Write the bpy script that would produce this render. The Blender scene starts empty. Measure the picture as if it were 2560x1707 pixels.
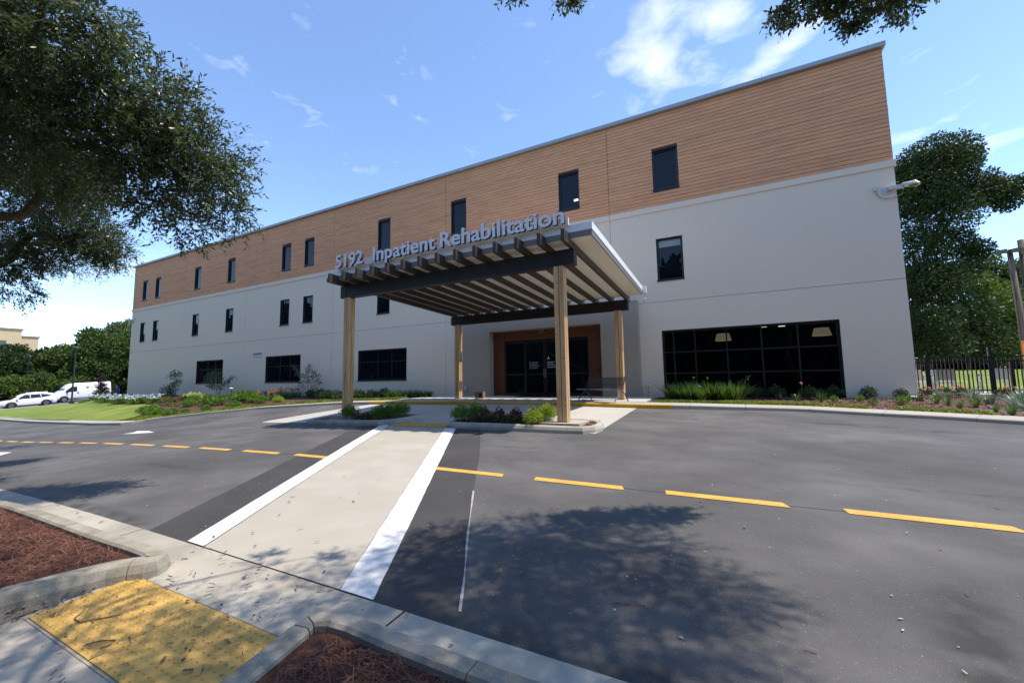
import bpy, math, random
import numpy as np
from mathutils import Vector, Matrix
S = bpy.context.scene
COL = S.collection
rng = np.random.default_rng(7)
random.seed(7)
PI = math.pi
# ------------------------------------------------------------------ camera, sky, sun, exposure
cam = bpy.data.cameras.new('camera'); co = bpy.data.objects.new('camera', cam); COL.objects.link(co)
cam.lens = 14.376; cam.sensor_width = 36; cam.sensor_fit = 'HORIZONTAL'; cam.clip_start = .05; cam.clip_end = 3000
_p, _y, _r = math.radians(5.288), math.radians(-27.2), math.radians(-.938)
_fx = Vector((math.cos(_y), -math.sin(_y), 0)); _fw = Vector((math.sin(_y), math.cos(_y), 0)); _up = Vector((0, 0, 1))
_f = _fw*math.cos(_p)+_up*math.sin(_p); _u = _up*math.cos(_p)-_fw*math.sin(_p)
_R = _fx*math.cos(_r)+_u*math.sin(_r); _U = _u*math.cos(_r)-_fx*math.sin(_r)
CAM = Vector((.0104, -17.68, .785))
mw = Matrix((_R, _U, -_f)).transposed().to_4x4(); mw.translation = CAM
co.matrix_world = mw
S.camera = co
SUNV = Vector((.455, .115, 1)).normalized()        # towards the sun
world = bpy.data.worlds.new('World'); S.world = world; world.use_nodes = True
wn = world.node_tree; wn.nodes.clear()
def WN(t, **k):
    n = wn.nodes.new(t)
    for a, b in k.items(): setattr(n, a, b)
    return n
sky = WN('ShaderNodeTexSky', sky_type='NISHITA', sun_disc=False)
sky.sun_elevation = math.asin(SUNV.z); sky.sun_rotation = math.atan2(SUNV.x, SUNV.y)
sky.air_density = .8; sky.dust_density = 0; sky.ozone_density = 2.6
bg = WN('ShaderNodeBackground'); wo = WN('ShaderNodeOutputWorld')
SKY_STRENGTH = .15
bg.inputs['Strength'].default_value = SKY_STRENGTH
wl = wn.links.new
# clouds: wispy noise on a flat cloud layer (direction divided by its height), thicker in a few places
tc = WN('ShaderNodeTexCoord'); sep = WN('ShaderNodeSeparateXYZ'); wl(tc.outputs['Generated'], sep.inputs[0])
mx = WN('ShaderNodeMath', operation='MAXIMUM'); mx.inputs[1].default_value = .04; wl(sep.outputs['Z'], mx.inputs[0])
def wm(op, a, b=None, c=None, clamp=False):
    n = WN('ShaderNodeMath', operation=op); n.use_clamp = clamp
    for i, v in enumerate((a, b, c)):
        if v is None: continue
        if hasattr(v, 'links'): wl(v, n.inputs[i])
        else: n.inputs[i].default_value = v
    return n.outputs[0]
cx = wm('DIVIDE', sep.outputs['X'], mx.outputs[0]); cy = wm('DIVIDE', sep.outputs['Y'], mx.outputs[0])
cmb = WN('ShaderNodeCombineXYZ'); wl(cx, cmb.inputs[0]); wl(cy, cmb.inputs[1])
nz = WN('ShaderNodeTexNoise'); nz.inputs['Scale'].default_value = 6.5; nz.inputs['Detail'].default_value = 7; nz.inputs['Roughness'].default_value = .58
nz.inputs['Distortion'].default_value = .35
wl(cmb.outputs[0], nz.inputs['Vector'])
tot = None
# cloud banks: (direction x/z, y/z of centre, radius across, radius along, turn, density)
BANKS = ((-.14, 1.17, .09, .17, .2, .95), (-.11, 1.33, .09, .10, 0, .8), (.20, 1.46, .17, .06, -.8, 1.0), (.06, 1.2, .09, .07, 0, .7), (.0, 1.35, .25, .25, 0, .3), (1.15, 2.45, .40, .14, 0, .6), (-1.64, .97, .10, .06, 0, .5), (-1.47, 1.33, .14, .10, 0, .38),
         (-.58, .84, .05, .07, 0, .5), (-4.42, 1.49, .6, .3, 0, .62), (-5.8, 1.3, 1.2, .5, 0, .5), (.74, 2.23, .16, .1, 0, .36), (2.2, .4, .3, .16, .3, .9), (.9, -1.1, .2, .12, 0, .9), (-.8, -1.3, .3, .14, .4, .9), (-2.4, -.9, .4, .2, 0, .7), (.3, -3.2, .7, .3, 0, .9), (-3.2, -3.4, .8, .4, .5, .7), (3.4, -2.4, .6, .4, 0, .8), (.2, .1, .06, .12, 0, .6))
for (bx, by, rx, ry, tu, am) in BANKS:
    dx = wm('SUBTRACT', cx, bx); dy = wm('SUBTRACT', cy, by)
    c_, s_ = math.cos(tu), math.sin(tu)
    ax = wm('MULTIPLY_ADD', dx, c_/rx, wm('MULTIPLY', dy, s_/rx)); ay = wm('MULTIPLY_ADD', dx, -s_/ry, wm('MULTIPLY', dy, c_/ry))
    r2 = wm('MULTIPLY_ADD', ax, ax, wm('MULTIPLY', ay, ay))
    g = wm('MULTIPLY', wm('EXPONENT', wm('MULTIPLY', r2, -1.0)), am)
    tot = g if tot is None else wm('ADD', tot, g)
dens = wm('MULTIPLY', wm('SUBTRACT', wm('ADD', wm('MULTIPLY', nz.outputs['Fac'], .95), wm('MULTIPLY', tot, .34)), .585), 2.1, clamp=True)
mixc = WN('ShaderNodeMix', data_type='RGBA'); wl(dens, mixc.inputs[0]); wl(sky.outputs[0], mixc.inputs[6])
mixc.inputs[7].default_value = (3.5, 3.75, 4.2, 1)
wl(mixc.outputs[2], bg.inputs['Color']); wl(bg.outputs[0], wo.inputs['Surface'])
sun = bpy.data.lights.new('sun', 'SUN'); so = bpy.data.objects.new('sun', sun); COL.objects.link(so)
sun.energy = 2.42; sun.angle = math.radians(.53); sun.color = (1, .905, .775)
so.rotation_euler = SUNV.to_track_quat('Z', 'Y').to_euler()
S.view_settings.view_transform = 'Standard'; S.view_settings.look = 'None'; S.view_settings.gamma = 1
S.view_settings.exposure = 1.22; S.view_settings.use_curve_mapping = False
S.render.engine = 'CYCLES'

# ------------------------------------------------------------------ helpers: materials
def mat(name, col, col2=None, scale=4., rough=.7, bump=0., bscale=40., spec=.5, metal=0., stretch=(1, 1, 1), rnd=0., detail=4., mid=(.35, .65), col3=None, scale3=.5, bdist=.01, speck=None):
    m = bpy.data.materials.new(name); m.use_nodes = True
    nt = m.node_tree; b = nt.nodes['Principled BSDF']; L = nt.links.new
    b.inputs['Roughness'].default_value = rough; b.inputs['Metallic'].default_value = metal
    b.inputs['Specular IOR Level'].default_value = spec
    b.inputs['Base Color'].default_value = (*col, 1)
    geo = nt.nodes.new('ShaderNodeNewGeometry'); mp = nt.nodes.new('ShaderNodeMapping'); mp.inputs['Scale'].default_value = stretch
    L(geo.outputs['Position'], mp.inputs['Vector'])
    out = None
    def mix(fac, a, bcol):
        n = nt.nodes.new('ShaderNodeMix'); n.data_type = 'RGBA'
        if hasattr(fac, 'links'): L(fac, n.inputs[0])
        else: n.inputs[0].default_value = fac
        for i, v in ((6, a), (7, bcol)):
            if hasattr(v, 'links'): L(v, n.inputs[i])
            else: n.inputs[i].default_value = (*v, 1)
        return n.outputs[2]
    def noise(sc, det=detail, lo=.35, hi=.65):
        n = nt.nodes.new('ShaderNodeTexNoise'); n.inputs['Scale'].default_value = sc; n.inputs['Detail'].default_value = det; n.inputs['Roughness'].default_value = .6
        L(mp.outputs[0], n.inputs['Vector'])
        r = nt.nodes.new('ShaderNodeMapRange'); r.inputs['From Min'].default_value = lo; r.inputs['From Max'].default_value = hi
        L(n.outputs['Fac'], r.inputs['Value']); return r.outputs[0]
    if col2 is not None: out = mix(noise(scale, detail, *mid), col, col2)
    if col3 is not None: out = mix(noise(scale3, 3., .42, .68), out if out is not None else col, col3)
    if speck is not None:                                 # fine stone speckle: (colour, scale, threshold)
        out = mix(noise(speck[1], 2., speck[2], speck[2]+.08), out if out is not None else col, speck[0])
    if rnd:
        oi = nt.nodes.new('ShaderNodeObjectInfo'); hs = nt.nodes.new('ShaderNodeHueSaturation')
        r = nt.nodes.new('ShaderNodeMapRange'); r.inputs['To Min'].default_value = 1-rnd; r.inputs['To Max'].default_value = 1+rnd
        L(oi.outputs['Random'], r.inputs['Value']); L(r.outputs[0], hs.inputs['Value'])
        if out is not None: L(out, hs.inputs['Color'])
        else: hs.inputs['Color'].default_value = (*col, 1)
        out = hs.outputs[0]
    if out is not None: L(out, b.inputs['Base Color'])
    if bump:
        n = nt.nodes.new('ShaderNodeTexNoise'); n.inputs['Scale'].default_value = bscale; n.inputs['Detail'].default_value = 4
        L(mp.outputs[0], n.inputs['Vector'])
        bp = nt.nodes.new('ShaderNodeBump'); bp.inputs['Strength'].default_value = bump; bp.inputs['Distance'].default_value = bdist
        L(n.outputs['Fac'], bp.inputs['Height']); L(bp.outputs[0], b.inputs['Normal'])
    return m
def leafmat(name, a, b_, trans=.28, rough=.42, scale=2.5, spec=None):
    spec = spec if spec is not None else (.22 if name.startswith('tree') else .5)
    m = mat(name, a, b_, scale=scale, rough=rough, spec=spec, detail=6, rnd=.08)
    nt = m.node_tree; p = nt.nodes['Principled BSDF']; out = nt.nodes['Material Output']
    t = nt.nodes.new('ShaderNodeBsdfTranslucent'); mx = nt.nodes.new('ShaderNodeMixShader'); mx.inputs[0].default_value = trans
    src = p.inputs['Base Color'].links[0].from_socket
    g = nt.nodes.new('ShaderNodeHueSaturation'); g.inputs['Value'].default_value = 1.5; g.inputs['Hue'].default_value = .485; nt.links.new(src, g.inputs['Color'])
    nt.links.new(g.outputs[0], t.inputs['Color'])
    nt.links.new(p.outputs[0], mx.inputs[1]); nt.links.new(t.outputs[0], mx.inputs[2]); nt.links.new(mx.outputs[0], out.inputs['Surface'])
    return m
M = {}
M['asphalt'] = mat('asphalt', (.094, .091, .090), (.152, .146, .142), scale=1.1, rough=.88, bump=.7, bscale=150, spec=.3, detail=10, col3=(.082, .078, .076), scale3=.42, bdist=.008, speck=((.27, .265, .255), 85., .655), stretch=(.8, 1, 1))
def add_stains(m, L):
    nt = m.node_tree; b = nt.nodes['Principled BSDF']; src = b.inputs['Base Color'].links[0].from_socket; N = nt.nodes.new; K = nt.links.new
    g = N('ShaderNodeNewGeometry'); nz_ = N('ShaderNodeTexNoise'); nz_.inputs['Scale'].default_value = 3.5; nz_.inputs['Detail'].default_value = 8; K(g.outputs['Position'], nz_.inputs['Vector']); tot_ = None
    for (x, y, rx, ry, a, k) in L:
        mp_ = N('ShaderNodeMapping'); mp_.vector_type = 'TEXTURE'; mp_.inputs['Location'].default_value = (x, y, -.6); mp_.inputs['Rotation'].default_value = (0, 0, math.radians(a)); mp_.inputs['Scale'].default_value = (rx, ry, 9)
        K(g.outputs['Position'], mp_.inputs['Vector']); ln = N('ShaderNodeVectorMath'); ln.operation = 'LENGTH'; K(mp_.outputs[0], ln.inputs[0])
        r = N('ShaderNodeMapRange'); r.interpolation_type = 'SMOOTHSTEP'; r.inputs['From Min'].default_value = 1.6; r.inputs['From Max'].default_value = .2; r.inputs['To Max'].default_value = k; K(ln.outputs['Value'], r.inputs['Value'])
        if tot_ is None: tot_ = r.outputs[0]
        else: ad = N('ShaderNodeMath'); ad.operation = 'ADD'; K(tot_, ad.inputs[0]); K(r.outputs[0], ad.inputs[1]); tot_ = ad.outputs[0]
    mu = N('ShaderNodeMath'); mu.operation = 'MULTIPLY'; mu.use_clamp = True; rr_ = N('ShaderNodeMapRange'); rr_.inputs['From Min'].default_value = .38; rr_.inputs['From Max'].default_value = .62; K(nz_.outputs['Fac'], rr_.inputs['Value']); K(tot_, mu.inputs[0]); K(rr_.outputs[0], mu.inputs[1])
    mi_ = N('ShaderNodeMix'); mi_.data_type = 'RGBA'; K(mu.outputs[0], mi_.inputs[0]); K(src, mi_.inputs[6]); mi_.inputs[7].default_value = (.040, .038, .037, 1); K(mi_.outputs[2], b.inputs['Base Color'])
add_stains(M['asphalt'], [(1.2, -14.4, .22, .9, -12, .8), (1.9, -13.6, .16, .3, 0, .6), (-2.0, -5.0, .5, .18, 8, .7), (.1, -4.9, .45, .12, 0, .6), (2.3, -6.2, .9, .14, -14, .8), (3.6, -6.8, .7, .12, -16, .7), (-.9, -6.0, .6, .14, 4, .6), (-16, -11, 1.8, .12, 6, .5), (-12, -10.2, 1.6, .10, 3, .5), (-9.5, -13.6, 1.3, .12, 0, .45), (4.5, -13.2, .3, .2, 0, .7), (3, -11.2, 2., .08, -2, .5), (-4, -10.4, 1.1, .07, 4, .5), (-19, -6.5, 2.2, .25, 15, .6), (0, -15.35, 3, .16, 0, .9), (-7.2, -15.35, 1.4, .14, 0, .9)])
M['asphalt_new'] = mat('asphalt_new', (.056, .053, .053), (.070, .067, .066), scale=1.2, rough=.9, bump=.5, bscale=150, spec=.3, bdist=.006, speck=((.11, .105, .1), 110., .68))
M['concrete'] = mat('concrete', (.41, .375, .315), (.465, .43, .365), scale=1.6, rough=.85, bump=.25, bscale=60, spec=.3, col3=(.40, .36, .30), scale3=.7, detail=8, bdist=.004)
M['concrete_old'] = mat('concrete_old', (.40, .36, .295), (.48, .44, .37), scale=2.4, rough=.9, bump=.4, bscale=90, spec=.3, col3=(.31, .28, .235), scale3=1.1, detail=9, bdist=.005, speck=((.34, .31, .27), 70., .62))
M['kerb'] = mat('kerb', (.27, .24, .19), (.39, .355, .29), scale=5, rough=.9, bump=.5, bscale=80, spec=.3, col3=(.17, .16, .13), scale3=1.8, detail=9, bdist=.006, speck=((.6, .58, .54), 85., .66))
M['concrete_white'] = mat('concrete_white', (.47, .445, .40), (.53, .505, .46), scale=1.0, rough=.8, bump=.15, bscale=60, spec=.3, col3=(.45, .43, .39), scale3=.5, bdist=.003)
M['white_paint'] = mat('white_paint', (.70, .70, .69), (.78, .78, .77), scale=6, rough=.6, bump=.3, bscale=120, col3=(.58, .575, .56), scale3=3., detail=9, bdist=.003, speck=((.42, .41, .40), 38., .70))
M['yellow_paint'] = mat('yellow_paint', (.70, .385, .055), (.77, .44, .085), scale=5, rough=.65, bump=.35, bscale=130, detail=8, bdist=.004, col3=(.60, .33, .07), scale3=3.5, speck=((.35, .24, .12), 45., .71))
M['kerb_yellow'] = mat('kerb_yellow', (.60, .32, .012), (.68, .38, .02), scale=4, rough=.55)
M['tactile'] = mat('tactile', (.60, .36, .085), (.68, .42, .11), scale=5, rough=.7, detail=8, col3=(.52, .31, .08), scale3=2.2)
M['stucco'] = mat('stucco', (.80, .665, .515), (.82, .685, .535), scale=.35, rough=.9, bump=.35, bscale=150, spec=.25, bdist=.004, detail=6)
M['stucco_shaded'] = mat('stucco_shaded', (.37, .315, .255), (.39, .335, .27), scale=.35, rough=.9, bump=.35, bscale=150, spec=.25, bdist=.004)  # vestibule stucco: wall stucco darkened, the shade under the canopy put into its colour
M['joint'] = mat('joint', (.20, .185, .165), rough=.9)
M['plank'] = mat('plank', (.74, .35, .165), (.83, .42, .215), scale=2.2, rough=.75, bump=.35, bscale=9, stretch=(1, 1, 9), rnd=.05, detail=8, spec=.3, col3=(.66, .315, .17), scale3=.7)
M['plank_gap'] = mat('plank_gap', (.10, .045, .028), rough=.9)
M['coping'] = mat('coping', (.36, .365, .36), rough=.45, metal=.3)
M['panel_wood'] = mat('panel_wood', (.115, .036, .014), (.145, .047, .018), scale=3, rough=.55, stretch=(1, 1, 6))
M['frame'] = mat('frame', (.012, .012, .014), rough=.35)
M['frame2'] = mat('frame2', (.017, .018, .021), rough=.3)
M['timber'] = mat('timber', (.60, .385, .19), (.72, .49, .26), scale=3.2, rough=.7, bump=.3, bscale=14, stretch=(7, 7, .55), rnd=.07, detail=8, spec=.3, col3=(.46, .26, .12), scale3=1.6)
M['beam'] = mat('beam', (.011, .0095, .008), (.016, .013, .011), scale=2, rough=.5, stretch=(1, 5, 5))
M['rafter'] = mat('rafter', (.048, .036, .027), (.062, .047, .036), scale=4, rough=.5, stretch=(6, 1, 6))
M['soffit'] = mat('soffit', (.86, .78, .64), rough=.8)
M['fascia'] = mat('fascia', (.80, .81, .82), (.84, .85, .86), scale=3, rough=.4)
M['trim'] = mat('trim', (.19, .18, .175), rough=.5)
M['white_metal'] = mat('white_metal', (.74, .74, .74), rough=.4)
M['letter_face'] = mat('letter_face', (.82, .84, .88), rough=.35)
M['letter_side'] = mat('letter_side', (.03, .028, .03), rough=.5)
M['mulch'] = mat('mulch', (.062, .030, .020), (.13, .062, .040), scale=28, rough=.95, bump=.9, bscale=45, detail=6, bdist=.02)
M['mulch_red'] = mat('mulch_red', (.05, .018, .011), (.10, .038, .022), scale=40, rough=.95, bump=.9, bscale=60, detail=6, bdist=.015)
M['straw'] = mat('straw', (.11, .042, .024), (.21, .085, .05), scale=9, rough=.8, rnd=.1)
M['chip'] = mat('chip', (.15, .075, .05), (.27, .16, .12), scale=9, rough=.85)
M['grass'] = mat('grass', (.165, .215, .035), (.225, .27, .055), scale=.45, rough=.9, bump=.6, bscale=22, detail=8, col3=(.125, .19, .035), scale3=.5, bdist=.03, spec=.2)
M['groundcover'] = leafmat('groundcover', (.16, .24, .02), (.26, .32, .03), .3)
M['soil'] = mat('soil', (.16, .17, .075), (.2, .21, .10), scale=.2, rough=.95)
M['bark'] = mat('bark', (.10, .078, .058), (.17, .135, .105), scale=9, rough=.9, bump=.8, bscale=25, stretch=(1, 1, .35), bdist=.02)
M['bark_pale'] = mat('bark_pale', (.26, .24, .21), (.36, .33, .29), scale=6, rough=.9)
M['oak'] = leafmat('oak', (.040, .066, .022), (.095, .135, .045), .38, .36, 5.)
M['tree_dark'] = leafmat('tree_dark', (.018, .036, .011), (.050, .080, .020), .2, .5, 1.2)
M['tree_mid'] = leafmat('tree_mid', (.040, .074, .016), (.10, .15, .032), .25, .5, .8)
M['tree_pale'] = leafmat('tree_pale', (.070, .10, .036), (.13, .165, .06), .25, .5, .8)
M['tree_light'] = leafmat('tree_light', (.05, .10, .014), (.13, .2, .03), .3, .5, .8)
M['shrub_dark'] = leafmat('shrub_dark', (.030, .055, .018), (.065, .10, .032), .2, .4, 6)
M['shrub_bright'] = leafmat('shrub_bright', (.07, .16, .016), (.15, .27, .03), .3, .5, 6)
M['shrub_lime'] = leafmat('shrub_lime', (.20, .30, .02), (.34, .43, .05), .35, .5, 8)
M['strap'] = leafmat('strap', (.06, .135, .02), (.13, .225, .04), .25, .35, 6)
M['strap_grey'] = leafmat('strap_grey', (.09, .15, .08), (.2, .26, .17), .2, .4, 9)
M['hosta'] = leafmat('hosta', (.30, .38, .07), (.48, .54, .22), .3, .5, 8)
M['olive'] = leafmat('olive', (.05, .068, .035), (.12, .14, .075), .15, .4, 8)
M['maroon'] = leafmat('maroon', (.055, .012, .014), (.13, .03, .03), .2, .45, 10)
M['purple_leaf'] = leafmat('purple_leaf', (.018, .014, .014), (.06, .035, .025), .15, .45, 5)
M['brown_leaf'] = leafmat('brown_leaf', (.10, .085, .03), (.19, .16, .05), .2, .6, 3)
M['fl_orange'] = mat('fl_orange', (.75, .22, .03), rough=.6); M['fl_pink'] = mat('fl_pink', (.8, .33, .30), rough=.6)
M['fl_white'] = mat('fl_white', (.62, .66, .78), rough=.6); M['fl_yellow'] = mat('fl_yellow', (.75, .62, .1), rough=.6); M['fl_red'] = mat('fl_red', (.5, .10, .10), rough=.6)
M['black_metal'] = mat('black_metal', (.010, .010, .011), rough=.4)
M['bench_metal'] = mat('bench_metal', (.035, .037, .043), rough=.3, metal=.4)
M['bench_light'] = mat('bench_light', (.22, .22, .24), rough=.35, metal=.6)
M['grey_metal'] = mat('grey_metal', (.30, .31, .31), rough=.45, metal=.4)
M['light_metal'] = mat('light_metal', (.55, .57, .57), rough=.4, metal=.2)
M['cardboard'] = mat('cardboard', (.22, .13, .08), (.26, .16, .10), scale=9, rough=.85)
M['car_white'] = mat('car_white', (.80, .80, .80), rough=.18, spec=.6)
M['car_black'] = mat('car_black', (.015, .015, .016), rough=.5)
M['car_glass'] = mat('car_glass', (.012, .014, .017), rough=.05, spec=.7)
M['rim'] = mat('rim', (.5, .5, .52), rough=.3, metal=.8)
M['tail_red'] = mat('tail_red', (.35, .02, .015), rough=.25)
M['tan_wall'] = mat('tan_wall', (.52, .40, .25), (.55, .43, .28), scale=.2, rough=.9)
M['tan_trim'] = mat('tan_trim', (.24, .16, .12), rough=.8)
M['far_glass'] = mat('far_glass', (.05, .07, .06), rough=.2)
M['pole_wood'] = mat('pole_wood', (.11, .092, .075), (.17, .145, .12), scale=3, rough=.9, stretch=(5, 5, .5))
M['pole_dark'] = mat('pole_dark', (.045, .05, .04), rough=.8)
M['lamp_black'] = mat('lamp_black', (.03, .026, .024), rough=.5)
M['logo_pink'] = mat('logo_pink', (.75, .42, .38), rough=.5); M['logo_grey'] = mat('logo_grey', (.45, .46, .5), rough=.5); M['logo_blue'] = mat('logo_blue', (.3, .33, .6), rough=.5)
M['blue_plastic'] = mat('blue_plastic', (.02, .06, .55), rough=.4)
M['orange_plastic'] = mat('orange_plastic', (.8, .22, .02), rough=.5)
M['yellow_pipe'] = mat('yellow_pipe', (.55, .47, .18), rough=.5)
M['sign_white'] = mat('sign_white', (.75, .75, .73), rough=.5); M['print_black'] = mat('print_black', (.03, .03, .03), rough=.6); M['print_white'] = mat('print_white', (.75, .75, .75), rough=.6)
M['room'] = mat('room', (.05, .048, .045), rough=.9); M['blind'] = mat('blind', (.30, .36, .36), rough=.8)
M['litter'] = mat('litter', (.09, .055, .035), (.22, .15, .09), scale=14, rough=.8)
M['litter_pale'] = mat('litter_pale', (.45, .43, .36), rough=.8)
M['crack'] = mat('crack', (.42, .42, .41), (.3, .3, .3), scale=15, rough=.9)
def emis(m, col, s):
    b = m.node_tree.nodes['Principled BSDF']; b.inputs['Emission Color'].default_value = (*col, 1); b.inputs['Emission Strength'].default_value = s
M['lamp_shade'] = mat('lamp_shade', (.75, .66, .45), (.62, .52, .33), scale=12, rough=.8, stretch=(6, 6, 1)); emis(M['lamp_shade'], (.9, .74, .46), .12)
M['tube_light'] = mat('tube_light', (.9, .9, .85), rough=.5); emis(M['tube_light'], (1, .95, .85), 1.0)
def glassmat(name, tint, rough=.02, see=.0, spec=.5):
    m = bpy.data.materials.new(name); m.use_nodes = True; nt = m.node_tree; b = nt.nodes['Principled BSDF']
    b.inputs['Base Color'].default_value = (*tint, 1); b.inputs['Roughness'].default_value = rough; b.inputs['Specular IOR Level'].default_value = spec
    n = nt.nodes.new('ShaderNodeTexNoise'); n.inputs['Scale'].default_value = .9; bp = nt.nodes.new('ShaderNodeBump'); bp.inputs['Strength'].default_value = .05; bp.inputs['Distance'].default_value = .02
    g = nt.nodes.new('ShaderNodeNewGeometry'); nt.links.new(g.outputs['Position'], n.inputs['Vector']); nt.links.new(n.outputs['Fac'], bp.inputs['Height']); nt.links.new(bp.outputs[0], b.inputs['Normal'])
    if see:
        t = nt.nodes.new('ShaderNodeBsdfTransparent'); t.inputs['Color'].default_value = (.62, .66, .66, 1); mx = nt.nodes.new('ShaderNodeMixShader'); mx.inputs[0].default_value = see
        nt.links.new(b.outputs[0], mx.inputs[1]); nt.links.new(t.outputs[0], mx.inputs[2]); nt.links.new(mx.outputs[0], nt.nodes['Material Output'].inputs['Surface'])
    return m
M['glass'] = glassmat('glass', (.005, .007, .012), spec=.36); M['glass_room'] = glassmat('glass_room', (.004, .004, .005), see=.55)
# ------------------------------------------------------------------ helpers: objects
def tag(o, label=None, cat=None, group=None, kind=None):
    if label: o['label'] = label
    if cat: o['category'] = cat
    if group: o['group'] = group
    if kind: o['kind'] = kind
    return o
def empty(name, loc=(0, 0, 0), label=None, cat=None, group=None, rz=0, parent=None):
    o = bpy.data.objects.new(name, None); COL.objects.link(o); o.location = loc; o.rotation_euler.z = rz; o.empty_display_size = .1
    if parent: o.parent = parent
    return tag(o, label, cat, group)
class MB:
    def __init__(s): s.v = []; s.f = []; s.mi = []
    def add(s, vs, fs, mi=0):
        b = len(s.v); s.v += [tuple(v) for v in vs]; s.f += [[i+b for i in f] for f in fs]; s.mi += [mi]*len(fs); return s
    def box(s, a, b, mi=0):
        (x0, y0, z0), (x1, y1, z1) = a, b
        return s.add([(x0, y0, z0), (x1, y0, z0), (x1, y1, z0), (x0, y1, z0), (x0, y0, z1), (x1, y0, z1), (x1, y1, z1), (x0, y1, z1)],
                     [(0, 3, 2, 1), (4, 5, 6, 7), (0, 1, 5, 4), (1, 2, 6, 5), (2, 3, 7, 6), (3, 0, 4, 7)], mi)
    def prism(s, poly, z0, z1, mi=0):
        "poly: xy points counter-clockwise; z0/z1 numbers or functions of x,y"
        n = len(poly); f0 = z0 if callable(z0) else (lambda x, y: z0); f1 = z1 if callable(z1) else (lambda x, y: z1)
        vs = [(x, y, f0(x, y)) for x, y in poly]+[(x, y, f1(x, y)) for x, y in poly]
        return s.add(vs, [tuple(range(n))[::-1], tuple(range(n, 2*n))]+[(i, (i+1) % n, n+(i+1) % n, n+i) for i in range(n)], mi)
    def tube(s, pts, r, n=8, mi=0, cap=True):
        pts = [Vector(p) for p in pts]; rs = r if isinstance(r, (list, tuple)) else [r]*len(pts); base = len(s.v); up = Vector((0, 0, 1))
        for i, p in enumerate(pts):
            d = (pts[min(i+1, len(pts)-1)]-pts[max(i-1, 0)]).normalized()
            a = d.cross(up if abs(d.z) < .95 else Vector((1, 0, 0))).normalized(); b = d.cross(a)
            for k in range(n):
                t = 2*PI*k/n; s.v.append(tuple(p+(a*math.cos(t)+b*math.sin(t))*rs[i]))
        for i in range(len(pts)-1):
            for k in range(n):
                s.f.append([base+i*n+k, base+i*n+(k+1) % n, base+(i+1)*n+(k+1) % n, base+(i+1)*n+k]); s.mi.append(mi)
        if cap:
            s.f.append([base+k for k in range(n)][::-1]); s.mi.append(mi); s.f.append([base+(len(pts)-1)*n+k for k in range(n)]); s.mi.append(mi)
        return s
    def lathe(s, c, prof, n=16, mi=0):
        base = len(s.v)
        for r, z in prof:
            for k in range(n): s.v.append((c[0]+r*math.cos(2*PI*k/n), c[1]+r*math.sin(2*PI*k/n), c[2]+z))
        for i in range(len(prof)-1):
            for k in range(n): s.f.append([base+i*n+k, base+i*n+(k+1) % n, base+(i+1)*n+(k+1) % n, base+(i+1)*n+k]); s.mi.append(mi)
        return s
    def build(s, name, m, parent=None, smooth=False, loc=None):
        me = bpy.data.meshes.new(name); me.from_pydata(s.v, [], s.f)
        for k in (m if isinstance(m, (list, tuple)) else [m]): me.materials.append(M[k] if isinstance(k, str) else k)
        if any(s.mi): me.polygons.foreach_set('material_index', s.mi)
        if smooth: me.polygons.foreach_set('use_smooth', [True]*len(me.polygons))
        o = bpy.data.objects.new(name, me); COL.objects.link(o)
        if parent: o.parent = parent
        if loc: o.location = loc
        return o
def bevel(o, w, seg=2, ang=40):
    md = o.modifiers.new('bevel', 'BEVEL'); md.width = w; md.segments = seg; md.limit_method = 'ANGLE'; md.angle_limit = math.radians(ang); return o
def npmesh(name, V, F, m, parent=None, smooth=False):
    "V (n,3), F (m,k) numpy"
    me = bpy.data.meshes.new(name); k = F.shape[1]
    me.vertices.add(len(V)); me.vertices.foreach_set('co', np.ascontiguousarray(V, np.float32).ravel())
    me.loops.add(F.size); me.loops.foreach_set('vertex_index', np.ascontiguousarray(F, np.int32).ravel())
    me.polygons.add(len(F)); me.polygons.foreach_set('loop_start', np.arange(0, F.size, k, dtype=np.int32)); me.polygons.foreach_set('loop_total', np.full(len(F), k, np.int32))
    if smooth: me.polygons.foreach_set('use_smooth', np.ones(len(F), bool))
    me.materials.append(M[m]); me.update(calc_edges=True)
    o = bpy.data.objects.new(name, me); COL.objects.link(o)
    if parent: o.parent = parent
    return o
def copy_tree(o, parent=None):
    c = o.copy(); COL.objects.link(c)
    if parent: c.parent = parent
    for ch in list(o.children): copy_tree(ch, c)
    return c
# ------------------------------------------------------------------ the lie of the land
_s = .68
HX = np.array([-400, -200, -117, -90, -73.5, -60, -36.4, -33.9, -31.4, -28.8, -26.2, -23.6, -21.1, -18.5, -15.9, -13.3, -10.75, -8, 0, 200])*_s
HZ = np.array([-3.0, -2.9, -2.45, -2.25, -2.05, -1.75, -1.0, -.885, -.77, -.64, -.51, -.39, -.295, -.21, -.13, -.067, -.02, 0, 0, 0])*_s
def sm(t):
    t = np.clip(t, 0, 1); return t*t*(3-2*t)
def T(x, y):
    far = sm((-50-x)/8); w = np.maximum(np.clip((-3-y)/5, 0, 1), far)
    return -.4386+.05*(np.clip(y, -60, -3.0)+8.364)+np.interp(x, HX, HZ)*w+.067*np.clip(y+3, 0, 60)*far
def Tf(d): return lambda x, y: float(T(x, y))+d
KX = np.array([-72, -48, -36, -29.8, -26.9, -26.3, -25.2, -23.6, -22, -20.7, -18.3, -16.15, -12.8, -10.2, -6.3, -4.5, -2.5, -1, 1.9, 3.2, 4.2, 5.3, 6.6, 9])
KY = np.array([-7.5, -7.7, -8.0, -8.35, -8.2, -7.56, -7, -6.4, -5.8, -5.2, -4.67, -4.03, -3.75, -3.6, -3.5, -3.65, -3.9, -3.9, -4.0, -4.6, -4.95, -5.5, -6.2, -8])
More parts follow.
